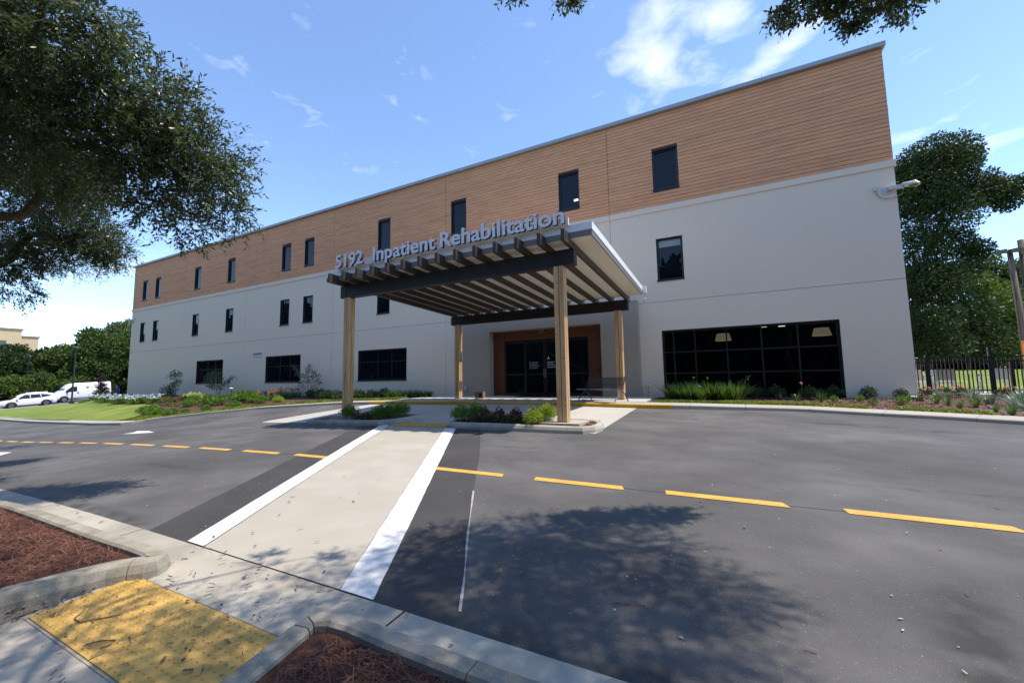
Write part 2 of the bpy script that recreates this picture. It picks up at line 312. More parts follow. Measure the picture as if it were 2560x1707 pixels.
KH = np.interp(KX, [-72, -27, -20, -14, -2, 2, 6], [.12, .12, .10, .12, .12, .075, .075])
def kerb_y(x): return float(np.interp(x, KX, KY))
def kerb_h(x): return float(np.interp(x, KX, KH))
def yard_i(x): return np.interp(x, KX, KY)+1.0
def YZ(x, y):
    "height of the planted yard between the kerb walk and the wall"
    a = yard_i(x); za = T(x, a-1.0)+np.interp(x, KX, KH)
    far = sm((-50-x)/6); yo = 12.*far
    zb = -.05*(1-far)+far*(T(x, yo)+.1)
    t = np.clip((y-a)/(yo-a), -.2, 1.2)
    return za+(zb-za)*t
def grid_sheet(name, xs, ys, zf, m, kind='structure', keep=None, parent=None):
    X, Y = np.meshgrid(xs, ys); Z = zf(X, Y); nx, ny = len(xs), len(ys)
    V = np.stack([X.ravel(), Y.ravel(), Z.ravel()], 1)
    i, j = np.meshgrid(np.arange(nx-1), np.arange(ny-1)); a = (j*nx+i).ravel()
    F = np.stack([a, a+1, a+1+nx, a+nx], 1)
    if keep is not None:
        c = V[F].mean(1); F = F[keep(c[:, 0], c[:, 1])]
    o = npmesh(name, V, F, m, parent, smooth=True)
    if kind: o['kind'] = kind
    return o
def gz(x, y):
    r = np.hypot(x, y+10)
    z = T(np.clip(x, -110, 60), np.clip(y, -60, 30))-.12
    right = sm((x-5.4)/.5)*sm((y-2.6)/.6)
    zr = -.06+.95*sm((y-8)/20.)
    z = z*(1-right)+zr*right
    lf = sm((x+71.5)/1.)*sm((17-x)/.5)*sm((y+9)/1.)*(1-sm((y-2.4)/.8)*sm((x-5.4)/.3))*(1-sm((y-11)/.8)*sm((-49-x)/.5))
    return z-1.6*lf
g1 = grid_sheet('ground', np.concatenate([[-1500, -600, -300, -180], np.arange(-120, 60, 1.5), [80, 150, 300, 700, 1500]]), np.concatenate([[-1500, -600, -300, -150, -100], np.arange(-70, 60, 1.5), [80, 150, 300, 700, 1500]]), gz, 'soil')
road = grid_sheet('road', np.concatenate([np.arange(-95, -30, 1.5), np.arange(-30, 12, .5), np.arange(12, 61, 3.)]), np.concatenate([np.arange(-60, -20, 2.5), np.arange(-20, -2.4, .4), np.arange(-2.4, 32, 2.)]), T, 'asphalt',
                  keep=lambda x, y: ((y < -2.2) | (x < -50)) & ((x < -71) | (x > -12) | (y < np.interp(x, KX, KY)+.6)) & ((y < -16.4) | (y > -30)) & ((x < 5.5) | (y < -3.)))
def sheet(name, poly, m, dz, parent=None, cuts=1, worn=0.):
    "thin slab-less sheet on the road: polygon split along its first and third edge"
    a, b, c, d = [np.array(p, float) for p in poly]
    n = max(1, cuts); V = []
    for i in range(n+1):
        t = i/n; p = a+(d-a)*t; q = b+(c-b)*t
        if worn: k = (q-p)/np.linalg.norm(q-p); p = p+k*random.uniform(-worn, worn); q = q+k*random.uniform(-worn, worn)
        V += [(p[0], p[1], float(T(p[0], p[1]))+dz), (q[0], q[1], float(T(q[0], q[1]))+dz)]
    o = npmesh(name, np.array(V), np.array([[2*i, 2*i+1, 2*i+3, 2*i+2] for i in range(n)]), m, parent)
    return o
# lane dashes along a straight line y=-12.22, every 1.756 m
for k in range(-21, 3):
    if k == -3: continue
    xc = -.075+1.7595*k
    hl = .645 if k > -14 else .62
    sheet('lane_dash', [(xc-hl+.03, -12.29), (xc+hl, -12.30), (xc+hl-.06, -12.155), (xc-hl, -12.145)], 'yellow_paint', .006, road)
# new asphalt strips beside the crossing
sheet('asphalt_patch', [(-5.65, -15.4), (-4.85, -15.4), (-9.05, -8.7), (-9.75, -8.7)], 'asphalt_new', .004, road, 8)
mb = MB(); pr = [(-1.62, -15.4), (-1.86, -14.93), (-2.3, -14.2), (-3.0, -13.0), (-4.02, -11.2), (-5.5, -8.76)]
pl = [(-2.34, -15.4), (-2.6, -14.93), (-3.02, -14.2), (-3.75, -13.0), (-4.82, -11.2), (-6.25, -8.76)]
for i in range(5): mb.add([(x, y, float(T(x, y))+.004) for x, y in (pl[i], pr[i], pr[i+1], pl[i+1])], [(0, 1, 2, 3)])
mb.build('asphalt_patch', 'asphalt_new', road)
mb = MB()
for k in range(26):                                  # chalky seam on the patch edge
    t0, t1 = k/26, (k+1)/26
    def sp(t): return np.array([np.interp(t, [0, .2, .55, 1], [-1.67, -1.87, -2.3, -3.0]), np.interp(t, [0, .2, .55, 1], [-15.25, -14.9, -14.2, -13.0])])
    a, b = sp(t0), sp(t1); w0, w1 = [.004+.012*abs(math.sin(7.3*t+1))*random.uniform(.6, 1) for t in (t0, t1)]
    mb.add([(a[0]-w0, a[1], T(*a)+.009), (a[0]+w0, a[1], T(*a)+.009), (b[0]+w1, b[1], T(*b)+.009), (b[0]-w1, b[1], T(*b)+.009)], [(0, 1, 2, 3)])
mb.build('seam', 'crack', road)
for xa, xb, yy in ((-2.2, 14, -12.225), (-30, -5.2, -12.215)):
    m_ = MB(); n = 40
    for i in range(n):
        a, b = xa+(xb-xa)*i/n, xa+(xb-xa)*(i+1)/n
        m_.add([(a, yy-.006, T(a, yy)+.003), (b, yy-.006, T(b, yy)+.003), (b, yy+.005, T(b, yy)+.003), (a, yy+.005, T(a, yy)+.003)], [(0, 1, 2, 3)])
    m_.build('paving_joint', 'asphalt_new', road)
# white stripes and the concrete crossing
cw = sheet('crosswalk', [(-4.565, -15.385), (-2.675, -15.385), (-6.60, -8.78), (-8.68, -8.60)], 'concrete', .008, None, 10); cw['kind'] = 'structure'
sheet('stripe', [(-4.875, -15.385), (-4.575, -15.385), (-8.70, -8.58), (-9.06, -8.58)], 'white_paint', .012, cw, 60, .0035)
sheet('stripe', [(-2.665, -15.39), (-2.325, -15.39), (-6.24, -8.79), (-6.585, -8.79)], 'white_paint', .012, cw, 60, .0035)
# white lane arrows
def arrow(pts, nm='lane_arrow'):
    m_ = MB(); m_.add([(x, y, float(T(x, y))+.007) for x, y in pts], [tuple(range(len(pts)))]); return m_.build(nm, 'white_paint', road)
arrow([(-19.9, -10.62), (-18.7, -10.45), (-18.3, -10.3), (-19.0, -10.12), (-19.6, -9.95), (-20.7, -9.9), (-20.1, -10.2)])
arrow([(-17.65, -13.98), (-18.5, -13.85), (-20.0, -13.85), (-20.0, -13.72), (-18.3, -13.62)])
# near gutter band with its joints and the ramp
gut = MB()
GX = [-14, -11, -8.2, -5.75, -2.02, 1.0, 4.0, 8.0, 14]
gb = MB(); gb.prism([(-14, -15.95), (14, -15.95), (14, -15.42), (-14, -15.42)], Tf(-.1), Tf(-.004)); gutter = gb.build('gutter', 'joint'); gutter['kind'] = 'structure'
for a, b in zip(GX[:-1], GX[1:]):
    n = 4; m_ = MB()
    for i in range(n):
        x0, x1 = a+(b-a)*i/n+(.008 if i == 0 else 0), a+(b-a)*(i+1)/n-(.008 if i == n-1 else 0)
        m_.add([(x0, -15.93, T(x0, -15.93)+.012), (x1, -15.93, T(x1, -15.93)+.012), (x1, -15.405, T(x1, -15.4)+.010), (x0, -15.405, T(x0, -15.4)+.010)], [(0, 1, 2, 3)])
        m_.add([(x0, -15.405, T(x0, -15.4)+.010), (x1, -15.405, T(x1, -15.4)+.010), (x1, -15.40, T(x1, -15.4)-.03), (x0, -15.40, T(x0, -15.4)-.03)], [(0, 1, 2, 3)])
    m_.build('slab', 'concrete_old', gutter)
path = MB().prism([(-4.52, -22), (-2.28, -22), (-2.28, -15.93), (-4.52, -15.93)], Tf(-.1), Tf(.008)).build('path', 'concrete_old'); path['kind'] = 'structure'
tp = MB().box((-4.46, -16.56, 0), (-2.39, -15.935, .001)).build('tactile_paving', 'concrete_old')
for v in tp.data.vertices: v.co.z += T(v.co.x, v.co.y)+.012
tag(tp, 'yellow tactile paving of two domed plates across the near ramp', 'tactile paving')
for a, b in ((-4.44, -3.425), (-3.415, -2.40)):
    m_ = MB(); m_.add([(x, y, T(x, y)+z) for x, y, z in ((a, -16.545, .010), (b, -16.545, .010), (b, -15.945, .010), (a, -15.945, .010), (a, -16.545, .022), (b, -16.545, .022), (b, -15.945, .022), (a, -15.945, .022))], [(4, 5, 6, 7), (0, 1, 5, 4), (1, 2, 6, 5), (2, 3, 7, 6), (3, 0, 4, 7)])
    pl_ = m_.build('plate', 'tactile', tp)
    d_ = MB()
    for i in range(17):
        for j in range(10):
            x = a+.03+i*.0598; y = -16.515+j*.0598; z = float(T(x, y))+.022
            d_.lathe((x, y, z), [(.0125, 0), (.0115, .004), (.0065, .0066), (.0, .007)], 7)
    dd = d_.build('domes', 'tactile', pl_, True); dd['kind'] = 'stuff'
# near planting islands
def island(name, outline, kw, kerbm, mulchm, h=.15, taper=None):
    "outline: outer kerb line (x,y) ccw, closed; kerb of width kw all round; h may drop along taper(x,y)"
    n = len(outline); P = [Vector((x, y)) for x, y in outline]; In = []
    for i in range(n):
        d = (P[(i+1) % n]-P[i-1]).normalized(); In.append(P[i]+Vector((-d.y, d.x))*kw)
    hh = lambda p: h*(taper(p.x, p.y) if taper else 1)
    root = MB(); zi = [float(T(p.x, p.y)) for p in P]
    root.add([(p.x, p.y, float(T(p.x, p.y))+hh(p)-.045) for p in In], [tuple(range(n))])
    r = root.build(name, mulchm); r['kind'] = 'structure'
    groups = []; cur = []
    for i in range(n):
        cur.append(i)
        L = sum((P[(k+1) % n]-P[k]).length for k in cur)
        if L > 1.2 or i == n-1: groups.append(cur); cur = []
    for gi, g in enumerate(groups):
        m_ = MB(); idx = g+[(g[-1]+1) % n]
        prof = []
        for q, k in enumerate(idx):
            p, w = P[k], In[k]; nx = (p-w).normalized(); z = float(T(p.x, p.y)); e = Vector((0, 0))
            if q in (0, len(idx)-1):
                dd_ = (P[idx[1]]-P[idx[0]]) if q == 0 else (P[idx[-2]]-P[idx[-1]])
                e = dd_.normalized()*.004
            H = hh(p)
            ring = [(p+nx*.012+e, -.08), (p+nx*.008+e, H*.45), (p-nx*.018+e, H*.86), (p-nx*.05+e, H), (w+nx*.02+e, H), (w+e, H-.02), (w+e, -.08)]
            prof.append([(a.x, a.y, z+b) for a, b in ring])
        nn = len(prof[0]); vs = [v for r_ in prof for v in r_]; fs = []
        for q in range(len(prof)-1):
            for k in range(nn): fs.append((q*nn+k, (q+1)*nn+k, (q+1)*nn+(k+1) % nn, q*nn+(k+1) % nn))
        fs.append(tuple(range(nn))); fs.append(tuple(range((len(prof)-1)*nn, len(prof)*nn))[::-1])
        m_.add(vs, fs); m_.build('kerb_stone', kerbm, r)
    return r
tapl = lambda x, y: float(np.clip((-4.30-x)/.42+.12, .12, 1)) if y > -16.6 else 1.
isl_left = island('planting_island', [(-4.44+.02, -16.02), (-4.335, -15.95), (-4.30, -15.865), (-4.33, -15.79), (-4.41, -15.735), (-4.55, -15.715), (-4.8, -15.715), (-5.6, -15.74), (-6.8, -15.74), (-8.0, -15.74), (-8.7, -15.78), (-9.6, -15.9), (-11.5, -16.1), (-14, -16.2), (-16, -16.4), (-16, -22), (-4.62, -22), (-4.62, -20.), (-4.62, -18.5), (-4.80, -17.2), (-4.72, -16.6), (-4.60, -16.3), (-4.51, -16.12)], .17, 'kerb', 'mulch_red', .15)
isl_right = island('planting_island', [(-2.43, -15.97), (-2.39, -16.2), (-2.34, -16.5), (-2.30, -17.4), (-2.3, -18.5), (-2.3, -22), (16, -22), (16, -15.72), (10, -15.72), (5, -15.72), (3, -15.72), (1.2, -15.72), (0, -15.72), (-1.2, -15.72), (-1.75, -15.715), (-2.05, -15.70), (-2.24, -15.715), (-2.36, -15.77), (-2.43, -15.86)], .17, 'kerb', 'mulch_red', .15)
# ------------------------------------------------------------------ driveway slab, islands under the canopy
for pol in ([(-15.75, -8.15), (-12.4, -8.62), (-9.0, -8.62), (-6.6, -8.62), (-2.58, -8.66), (-2.55, -3.9), (-4.5, -3.63), (-6.3, -3.48), (-10.2, -3.58), (-12.8, -3.73), (-14.35, -3.9)],):
    xs_ = [p[0] for p in pol]
    def inside(x, y, pol=pol):
        r = np.zeros_like(x, bool)
        for i in range(len(pol)):
            (x0, y0), (x1, y1) = pol[i], pol[i-1]
            c = ((y0 > y) != (y1 > y)) & (x < (x1-x0)*(y-y0)/(y1-y0+1e-12)+x0); r ^= c
        return r
    b_ = MB()
    # strips in y so the slab follows the slope
    ys_ = np.linspace(-8.66, -3.48, 12)
    for ya, yb in zip(ys_[:-1], ys_[1:]):
        def span(y):
            X = []
            for i in range(len(pol)):
                (x0, y0), (x1, y1) = pol[i], pol[i-1]
                if (y0-y)*(y1-y) <= 0 and y0 != y1: X.append(x0+(x1-x0)*(y-y0)/(y1-y0))
            return (min(X), max(X)) if len(X) > 1 else None
        sa, sb = span(ya+1e-3), span(yb-1e-3)
        if not sa or not sb: continue
        n = 8
        for i in range(n):
            q = []
            for (sp_, y) in ((sa, ya), (sb, yb)):
                for t in (i/n, (i+1)/n):
                    x = sp_[0]+(sp_[1]-sp_[0])*t; q.append((x, y, float(T(x, y))+.01))
            b_.add([q[0], q[1], q[3], q[2]], [(0, 1, 2, 3)])
    sl = b_.build('driveway_slab', 'concrete_white'); sl['kind'] = 'structure'
island_a = island('planting_island', [(-12.35, -8.5), (-12.2, -8.72), (-11.9, -8.76), (-10.8, -8.76), (-9.5, -8.76), (-9.05, -8.72), (-8.78, -8.5), (-8.55, -8.1), (-8.45, -7.4), (-8.6, -7.25), (-12.2, -7.25), (-12.4, -7.4)], .15, 'concrete_old', 'mulch', .16)
island_b = island('planting_island', [(-6.62, -8.5), (-6.55, -8.7), (-6.3, -8.77), (-5.2, -8.77), (-4.3, -8.77), (-3.2, -8.78), (-2.85, -8.74), (-2.62, -8.55), (-2.55, -8.25), (-2.6, -7.9), (-2.8, -7.65), (-3.2, -7.5), (-6.2, -7.3), (-6.6, -7.6)], .15, 'concrete_old', 'mulch', .16)
MB().prism([(-3.98, -8.56), (-2.98, -8.56), (-2.98, -7.5), (-3.98, -7.5)], -.5, -.255).build('footing', 'concrete', island_b)
MB().prism([(-11.3, -8.56), (-10.2, -8.56), (-10.2, -7.5), (-11.3, -7.5)], -.6, -.27).build('footing', 'concrete', island_a)
b_ = MB(); b_.prism([(-8.62, -8.72), (-6.62, -8.76), (-6.72, -8.18), (-8.5, -8.1)], Tf(-.02), Tf(.03)); far_t = b_.build('tactile_paving', 'tactile'); tag(far_t, 'yellow tactile strip at the far end of the crossing between the two planted islands', 'tactile paving')
# ------------------------------------------------------------------ kerb walk along the building
def walk():
    base = MB(); xs = list(KX); pts = []
    # resample the kerb line by length
    P = np.stack([KX, KY], 1); d = np.r_[0, np.cumsum(np.hypot(*np.diff(P, axis=0).T))]
    s_ = np.arange(0, d[-1], .5); X = np.interp(s_, d, P[:, 0]); Y = np.interp(s_, d, P[:, 1])
    root = bpy.data.objects.new('sidewalk', None); COL.objects.link(root); root['kind'] = 'structure'
    tx = np.gradient(X); ty = np.gradient(Y); ln = np.hypot(tx, ty); nx, ny = -ty/ln, tx/ln
    joints = list(range(0, len(s_), 3))
    def hcut(x): return 1-float(sm((x+9.2)/.9)*sm((-5.9-x)/.9))*.9
    for j in range(len(joints)-1):
        a, b = joints[j], joints[j+1]; m_ = MB(); prev = None
        for k in range(a, b+1):
            e = .006 if k == a else (-.006 if k == b else 0)
            x, y = X[k]+tx[k]/ln[k]*e, Y[k]+ty[k]/ln[k]*e
            h_ = float(np.interp(x, KX, KH))*hcut(x)+.012; z = float(T(x, y))
            wi = 1.05
            zin = z+float(np.interp(x, KX, KH))+.02
            row = [(x, y, z-.05), (x, y, z+h_-.02), (x+nx[k]*.02, y+ny[k]*.02, z+h_), (x+nx[k]*.16, y+ny[k]*.16, z+h_+.002), (x+nx[k]*wi, y+ny[k]*wi, zin), (x+nx[k]*wi, y+ny[k]*wi, zin-.15)]
            bse = len(m_.v); m_.v += row
            if prev is not None:
                for q in range(5): m_.f.append([prev+q, bse+q, bse+q+1, prev+q+1]); m_.mi.append(1 if (q < 2 and -14.3 < x < -1.05) else 0)
                m_.f.append([prev+5, bse+5, bse, prev]); m_.mi.append(0)
            else: m_.f.append([bse+q for q in range(6)]); m_.mi.append(0)
            prev = bse
        m_.f.append([prev+5-q for q in range(6)]); m_.mi.append(0)
        m_.build('slab', ['concrete', 'kerb_yellow'], root)
    return root
sidewalk = walk()
# plaza in front of the doors
def plaza_z(x, y): return float(np.interp(y, [-2.75, -1.0], [-.062, 0.0]))
plz = MB()
plz.prism([(-13.9, -2.72), (-9.5, -2.55), (-6.3, -2.5), (-2.45, -2.9), (-2.45, -.6), (-3.02, -.2), (-3.02, 1.0), (-12.4, 1.0), (-12.6, -.3)], -.3, plaza_z)
plaza = plz.build('plaza', 'concrete_white'); plaza['kind'] = 'structure'
MB().prism([(-8.75, -3.42), (-6.45, -3.40), (-6.45, -2.82), (-8.75, -2.82)], Tf(.0), Tf(.055)).build('tactile_strip', 'tactile', plaza)
# ------------------------------------------------------------------ the building
WL, WR, TOP = -49.57, 5.516, 12.0
JX = [WL, -40.09, -31.28, -21.89, -13.04, -4.10, WR]
BAND0, BAND1, JZ = 7.722, 7.95, 3.879
WC = [(-47.756, -46.813), (-45.354, -44.404), (-38.70, -37.747), (-33.859, -32.883), (-27.203, -26.221), (-24.768, -23.795), (-18.047, -17.058), (-12.672, -11.69), (-6.46, -5.449), (-2.201, -1.177)]
R3, R2 = (8.64, 10.407), (4.75, 6.542)
OPEN = [(a, b, *R3) for a, b in WC]+[(a, b, *R2) for a, b in WC]
GWIN = [(-37.69, -33.93, .865, 2.665), (-28.61, -24.855, .858, 2.665), (-19.527, -15.742, .858, 2.657)]
BIG = (-2.147, 3.68, -.03, 2.672); ENT = (-10.18, -4.60, -.02, 3.125)
OPEN += GWIN+[BIG, ENT]
bld = empty('hospital_building', (-22, 0, 0), 'long three storey building with white stucco lower floors and reddish plank cladding on top', 'building')
IB = Matrix.Translation((22, 0, 0))
def bpart(mb, name, m, parent=None):
    o = mb.build(name, m)
    if parent is None:
        for v in o.data.vertices: v.co.x += 22
        o.parent = bld
    else:
        for v in o.data.vertices: v.co.x += 22
        o.parent = parent
    return o
def rect_minus(x0, x1, z0, z1, holes):
    xs = sorted({x0, x1}|{v for h in holes for v in h[:2] if x0 < v < x1}); zs = sorted({z0, z1}|{v for h in holes for v in h[2:] if z0 < v < z1}); R = []
    for a, b in zip(xs[:-1], xs[1:]):
        run = None
        for c, d in zip(zs[:-1], zs[1:]):
            mxx, mzz = (a+b)/2, (c+d)/2
            if any(h[0] < mxx < h[1] and h[2] < mzz < h[3] for h in holes):
                if run: R.append((a, b, *run)); run = None
            else: run = (run[0], d) if run else (c, d)
        if run: R.append((a, b, *run))
    return R
for i in range(6):
    for z0, z1 in ((-2.2, JZ), (JZ, BAND0)):
        m_ = MB(); x0, x1 = JX[i]+(.009 if i else 0), JX[i+1]-(.009 if i < 5 else 0); za, zb = z0+(.008 if z0 > 0 else 0), z1-(.008 if z1 < 5 else 0)
        hs = [h for h in OPEN if h[1] > x0 and h[0] < x1 and h[3] > za and h[2] < zb]
        for r in rect_minus(x0, x1, za, zb, hs):
            m_.add([(r[0], 0, r[2]), (r[1], 0, r[2]), (r[1], 0, r[3]), (r[0], 0, r[3])], [(0, 1, 2, 3)])
        for (a, b, c, d) in [(x0, x1, za, zb)]:          # panel edges back to the joint
            m_.add([(a, 0, c), (a, .03, c), (a, .03, d), (a, 0, d), (b, 0, c), (b, .03, c), (b, .03, d), (b, 0, d)], [(0, 1, 2, 3), (4, 7, 6, 5), (0, 4, 5, 1), (3, 2, 6, 7)])
        bpart(m_, 'panel', 'stucco')
for i in range(6):
    x0, x1 = JX[i]+(.005 if i else -.05), JX[i+1]-(.005 if i < 5 else -.05)
    bpart(MB().box((x0, -.045, BAND0), (x1, .05, BAND1)), 'band', 'stucco')
bk = MB()
for r in rect_minus(WL, WR, -2.2, TOP, OPEN): bk.add([(r[0], .03, r[2]), (r[1], .03, r[2]), (r[1], .03, r[3]), (r[0], .03, r[3])], [(0, 1, 2, 3)], 1 if r[2] >= 7 else 0)
bpart(bk, 'backing', ['joint', 'plank_gap'])
sh = MB()
sh.add([(WR, .0, -2.2), (WR, 18, -2.2), (WR, 18, TOP), (WR, 0, TOP), (WL, .0, -2.2), (WL, 18, -2.2), (WL, 18, TOP), (WL, 0, TOP)], [(0, 1, 2, 3), (4, 7, 6, 5), (1, 5, 6, 2)])
bpart(sh, 'side_wall', 'stucco')
bpart(MB().box((WL+.01, .04, TOP-.3), (WR-.01, 17.9, TOP-.2)), 'roof', 'coping')
PITCH = (TOP-BAND1)/27
for i in range(6):
    x0, x1 = JX[i]+(.012 if i else 0), JX[i+1]-(.012 if i < 5 else 0)
    for k in range(27):
        z0 = BAND1+k*PITCH+.009; z1 = BAND1+(k+1)*PITCH-.009
        hs = [h for h in OPEN if h[1] > x0 and h[0] < x1 and h[3] > z0+.03 and h[2] < z1-.03]
        xs = [x0]+[v for h in sorted(hs) for v in (h[0], h[1])]+[x1]
        pro = random.uniform(-.006, .003)
        for a, b in zip(xs[::2], xs[1::2]):
            if b-a < .05: continue
            m_ = MB(); y = -.004+pro
            m_.add([(a, y, z0), (b, y, z0), (b, y, z1), (a, y, z1), (a, .028, z0), (b, .028, z0), (b, .028, z1), (a, .028, z1)], [(0, 1, 2, 3), (0, 4, 5, 1), (3, 2, 6, 7), (0, 3, 7, 4), (1, 5, 6, 2)])
            bpart(m_, 'plank', 'plank')
cp = MB(); xs = [WL-.1, -41, -32, -23, -14, -5, WR+.08]
for a, b in zip(xs[:-1], xs[1:]):
    m_ = MB(); m_.box((a+.002, -.15, TOP+.005), (b-.002, .35, TOP+.155)); bpart(m_, 'coping', 'coping')
for x in (-47, -43.2, -39.4, -35.6, -31.8, -28, -24.2, -20.4, -16.6, -12.8, -9, -5.2, -1.4, 2, 5.25):
    m_ = MB(); m_.tube([(x, .25, TOP+.15), (x-.01, .25, TOP+.62)], [.008, .004], 5); m_.lathe((x, .25, TOP+.15), [(.03, 0), (.03, .04), (.008, .05)], 8); bpart(m_, 'lightning_rod', 'grey_metal')
def window(x0, x1, z0, z1, cols=(), rows=(), fw=.055, gm='glass', blind=0, deep=.13, sill=True, fm='frame2'):
    fr = MB()
    fr.box((x0, -.006, z0), (x0+.03, deep+.03, z1)); fr.box((x1-.03, -.006, z0), (x1, deep+.03, z1))
    fr.box((x0+.03, -.006, z1-.03), (x1-.03, deep+.03, z1)); fr.box((x0+.03, -.006, z0), (x1-.03, deep+.03, z0+.03))
    f = bpart(fr, 'window', 'frame')
    X = [x0+.03]+list(cols)+[x1-.03]; Z = [z0+.03]+list(rows)+[z1-.03]
    st = MB(); w = fw/2
    for i, x in enumerate(X): st.box((x-(w if 0 < i < len(X)-1 else 0)-(fw if i == len(X)-1 else 0), deep-.06, z0+.03), (x+(w if 0 < i < len(X)-1 else 0)+(fw if i == 0 else 0), deep+.02, z1-.03))
    for j, z in enumerate(Z):
        za = z-(w if 0 < j < len(Z)-1 else 0)-(fw if j == len(Z)-1 else 0); zb = z+(w if 0 < j < len(Z)-1 else 0)+(fw if j == 0 else 0)
        st.box((x0+.031, deep-.058, za), (x1-.031, deep+.018, zb))
    bpart(st, 'frame', fm, f)
    for a, b in zip(X[:-1], X[1:]):
        for c, d in zip(Z[:-1], Z[1:]):
            p = MB(); t = random.uniform(-.007, .007)
            p.add([(a, deep-.01+t, c), (b, deep-.01-t, c), (b, deep-.01-t, d), (a, deep-.01+t, d)], [(0, 1, 2, 3)]); bpart(p, 'pane', gm, f)
    if blind:
        q = MB(); q.box((x0+.09, deep-.016, z1-.03-blind), (x1-.09, deep-.012, z1-.08)); bpart(q, 'blind', 'blind', f)
    if sill: bpart(MB().box((x0-.03, -.05, z0-.03), (x1+.012, .0, z0+.012)), 'sill', 'frame', f)
    return f
for i, (a, b) in enumerate(WC):
    window(a, b, *R3); window(a, b, *R2, blind=.33 if i == 9 else 0)
for (a, b, c, d) in GWIN:
    window(a, b, c, d, cols=(a+(b-a)*.405, a+(b-a)*.69), rows=(c+(d-c)*.6,))
window(*BIG, cols=(-1.72, -.93, .19, 1.34, 2.47), rows=(.92, 1.775), gm='glass_room', sill=False, fm='frame')
rm = MB(); rm.box((-2.4, .2, -.06), (4.4, 7, 2.95)); rm.f.pop(2); rm.mi.pop(); bpart(rm, 'room', 'room')
for x in (.08, 3.42):
    m_ = MB(); m_.lathe((x, 1.5, 2.25), [(.31, 0), (.235, .29)], 24); s_ = bpart(m_, 'lamp_shade', 'lamp_shade'); m_ = MB(); m_.tube([(x, 1.5, 2.5), (x, 1.5, 2.94)], .012, 6); bpart(m_, 'cord', 'frame', s_)
for x, y in ((1.2, 1.2), (2.3, 1.0), (1.7, 3.4), (2.4, 3.6)): bpart(MB().box((x-.12, y-.02, 2.90), (x+.12, y+.02, 2.94)), 'ceiling_light', 'tube_light')
m_ = MB(); m_.box((-5.75, .119, 9.02), (-5.52, .1235, 9.11)); bpart(m_, 'window_light', 'tube_light')
# vent
v_ = bpart(MB().box((-30.12, -.05, 2.71), (-29.05, .0, 3.04)), 'vent', 'white_metal'); bpart(MB().box((-30.06, -.054, 2.80), (-29.05, -.0505, 2.98)), 'louvre', 'grey_metal', v_)
# entrance vestibule
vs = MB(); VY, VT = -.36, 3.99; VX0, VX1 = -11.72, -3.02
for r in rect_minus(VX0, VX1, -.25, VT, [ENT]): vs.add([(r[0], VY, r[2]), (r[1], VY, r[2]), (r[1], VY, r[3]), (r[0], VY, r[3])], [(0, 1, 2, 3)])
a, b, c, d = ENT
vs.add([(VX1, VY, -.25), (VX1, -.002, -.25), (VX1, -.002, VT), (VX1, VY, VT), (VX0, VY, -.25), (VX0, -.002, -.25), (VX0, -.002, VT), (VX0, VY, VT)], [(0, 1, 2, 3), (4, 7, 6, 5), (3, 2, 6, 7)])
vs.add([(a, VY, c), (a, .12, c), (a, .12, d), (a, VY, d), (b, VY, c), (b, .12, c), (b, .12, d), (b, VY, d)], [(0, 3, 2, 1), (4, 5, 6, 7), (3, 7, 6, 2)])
bpart(vs, 'vestibule', 'stucco_shaded')
DX0, DX1, DT = -9.55, -5.29, 2.655
ds = MB()
for r in rect_minus(a, b, c, d, [(DX0, DX1, -.05, DT)]): ds.add([(r[0], .1, r[2]), (r[1], .1, r[2]), (r[1], .1, r[3]), (r[0], .1, r[3])], [(0, 1, 2, 3)])
ds.add([(DX0, .1, 0), (DX0, .2, 0), (DX0, .2, DT), (DX0, .1, DT), (DX1, .1, 0), (DX1, .2, 0), (DX1, .2, DT), (DX1, .1, DT)], [(0, 3, 2, 1), (4, 5, 6, 7), (3, 7, 6, 2)])
bpart(ds, 'door_surround', 'panel_wood')
LX = [DX0, -8.45, -7.42, -6.35, DX1]
for i in range(4):
    x0, x1 = LX[i]+.004, LX[i+1]-.004; y = .15 if i in (0, 3) else .11
    m_ = MB(); w = .07
    for bx in (((x0, y, 0), (x0+w, y+.05, DT-.02)), ((x1-w, y, 0), (x1, y+.05, DT-.02)), ((x0+w, y, DT-.15), (x1-w, y+.05, DT-.02)), ((x0+w, y, 0), (x1-w, y+.05, .14)), ((x0+w, y+.002, .98), (x1-w, y+.048, 1.05))): m_.box(*bx)
    dr = bpart(m_, 'door', 'frame')
    bpart(MB().add([(x0+w, y+.025, .14), (x1-w, y+.025, .14), (x1-w, y+.025, DT-.15), (x0+w, y+.025, DT-.15)], [(0, 1, 2, 3)]), 'pane', 'glass', dr)
    if i in (1, 2):
        h = x1-.035 if i == 1 else x0+.035
        hb = MB(); hb.tube([(h, y-.03, .85), (h, y-.03, 1.25)], .012, 6); bpart(hb, 'handle', 'grey_metal', dr)
mt = MB().box((-8.6, -.9, .002), (-6.2, .05, .012)).build('door_mat', 'frame2'); tag(mt, 'dark door mat lying in front of the glass entrance doors', 'mat')
def text_mesh(txt, size=1., extrude=0., off=0.):
    cu = bpy.data.curves.new('t', 'FONT'); cu.body = txt; cu.size = size; cu.extrude = extrude; cu.offset = off; cu.resolution_u = 3
    o = bpy.data.objects.new('t', cu); COL.objects.link(o); dg = bpy.context.evaluated_depsgraph_get(); me = bpy.data.meshes.new_from_object(o.evaluated_get(dg))
    bpy.data.objects.remove(o); bpy.data.curves.remove(cu); return me
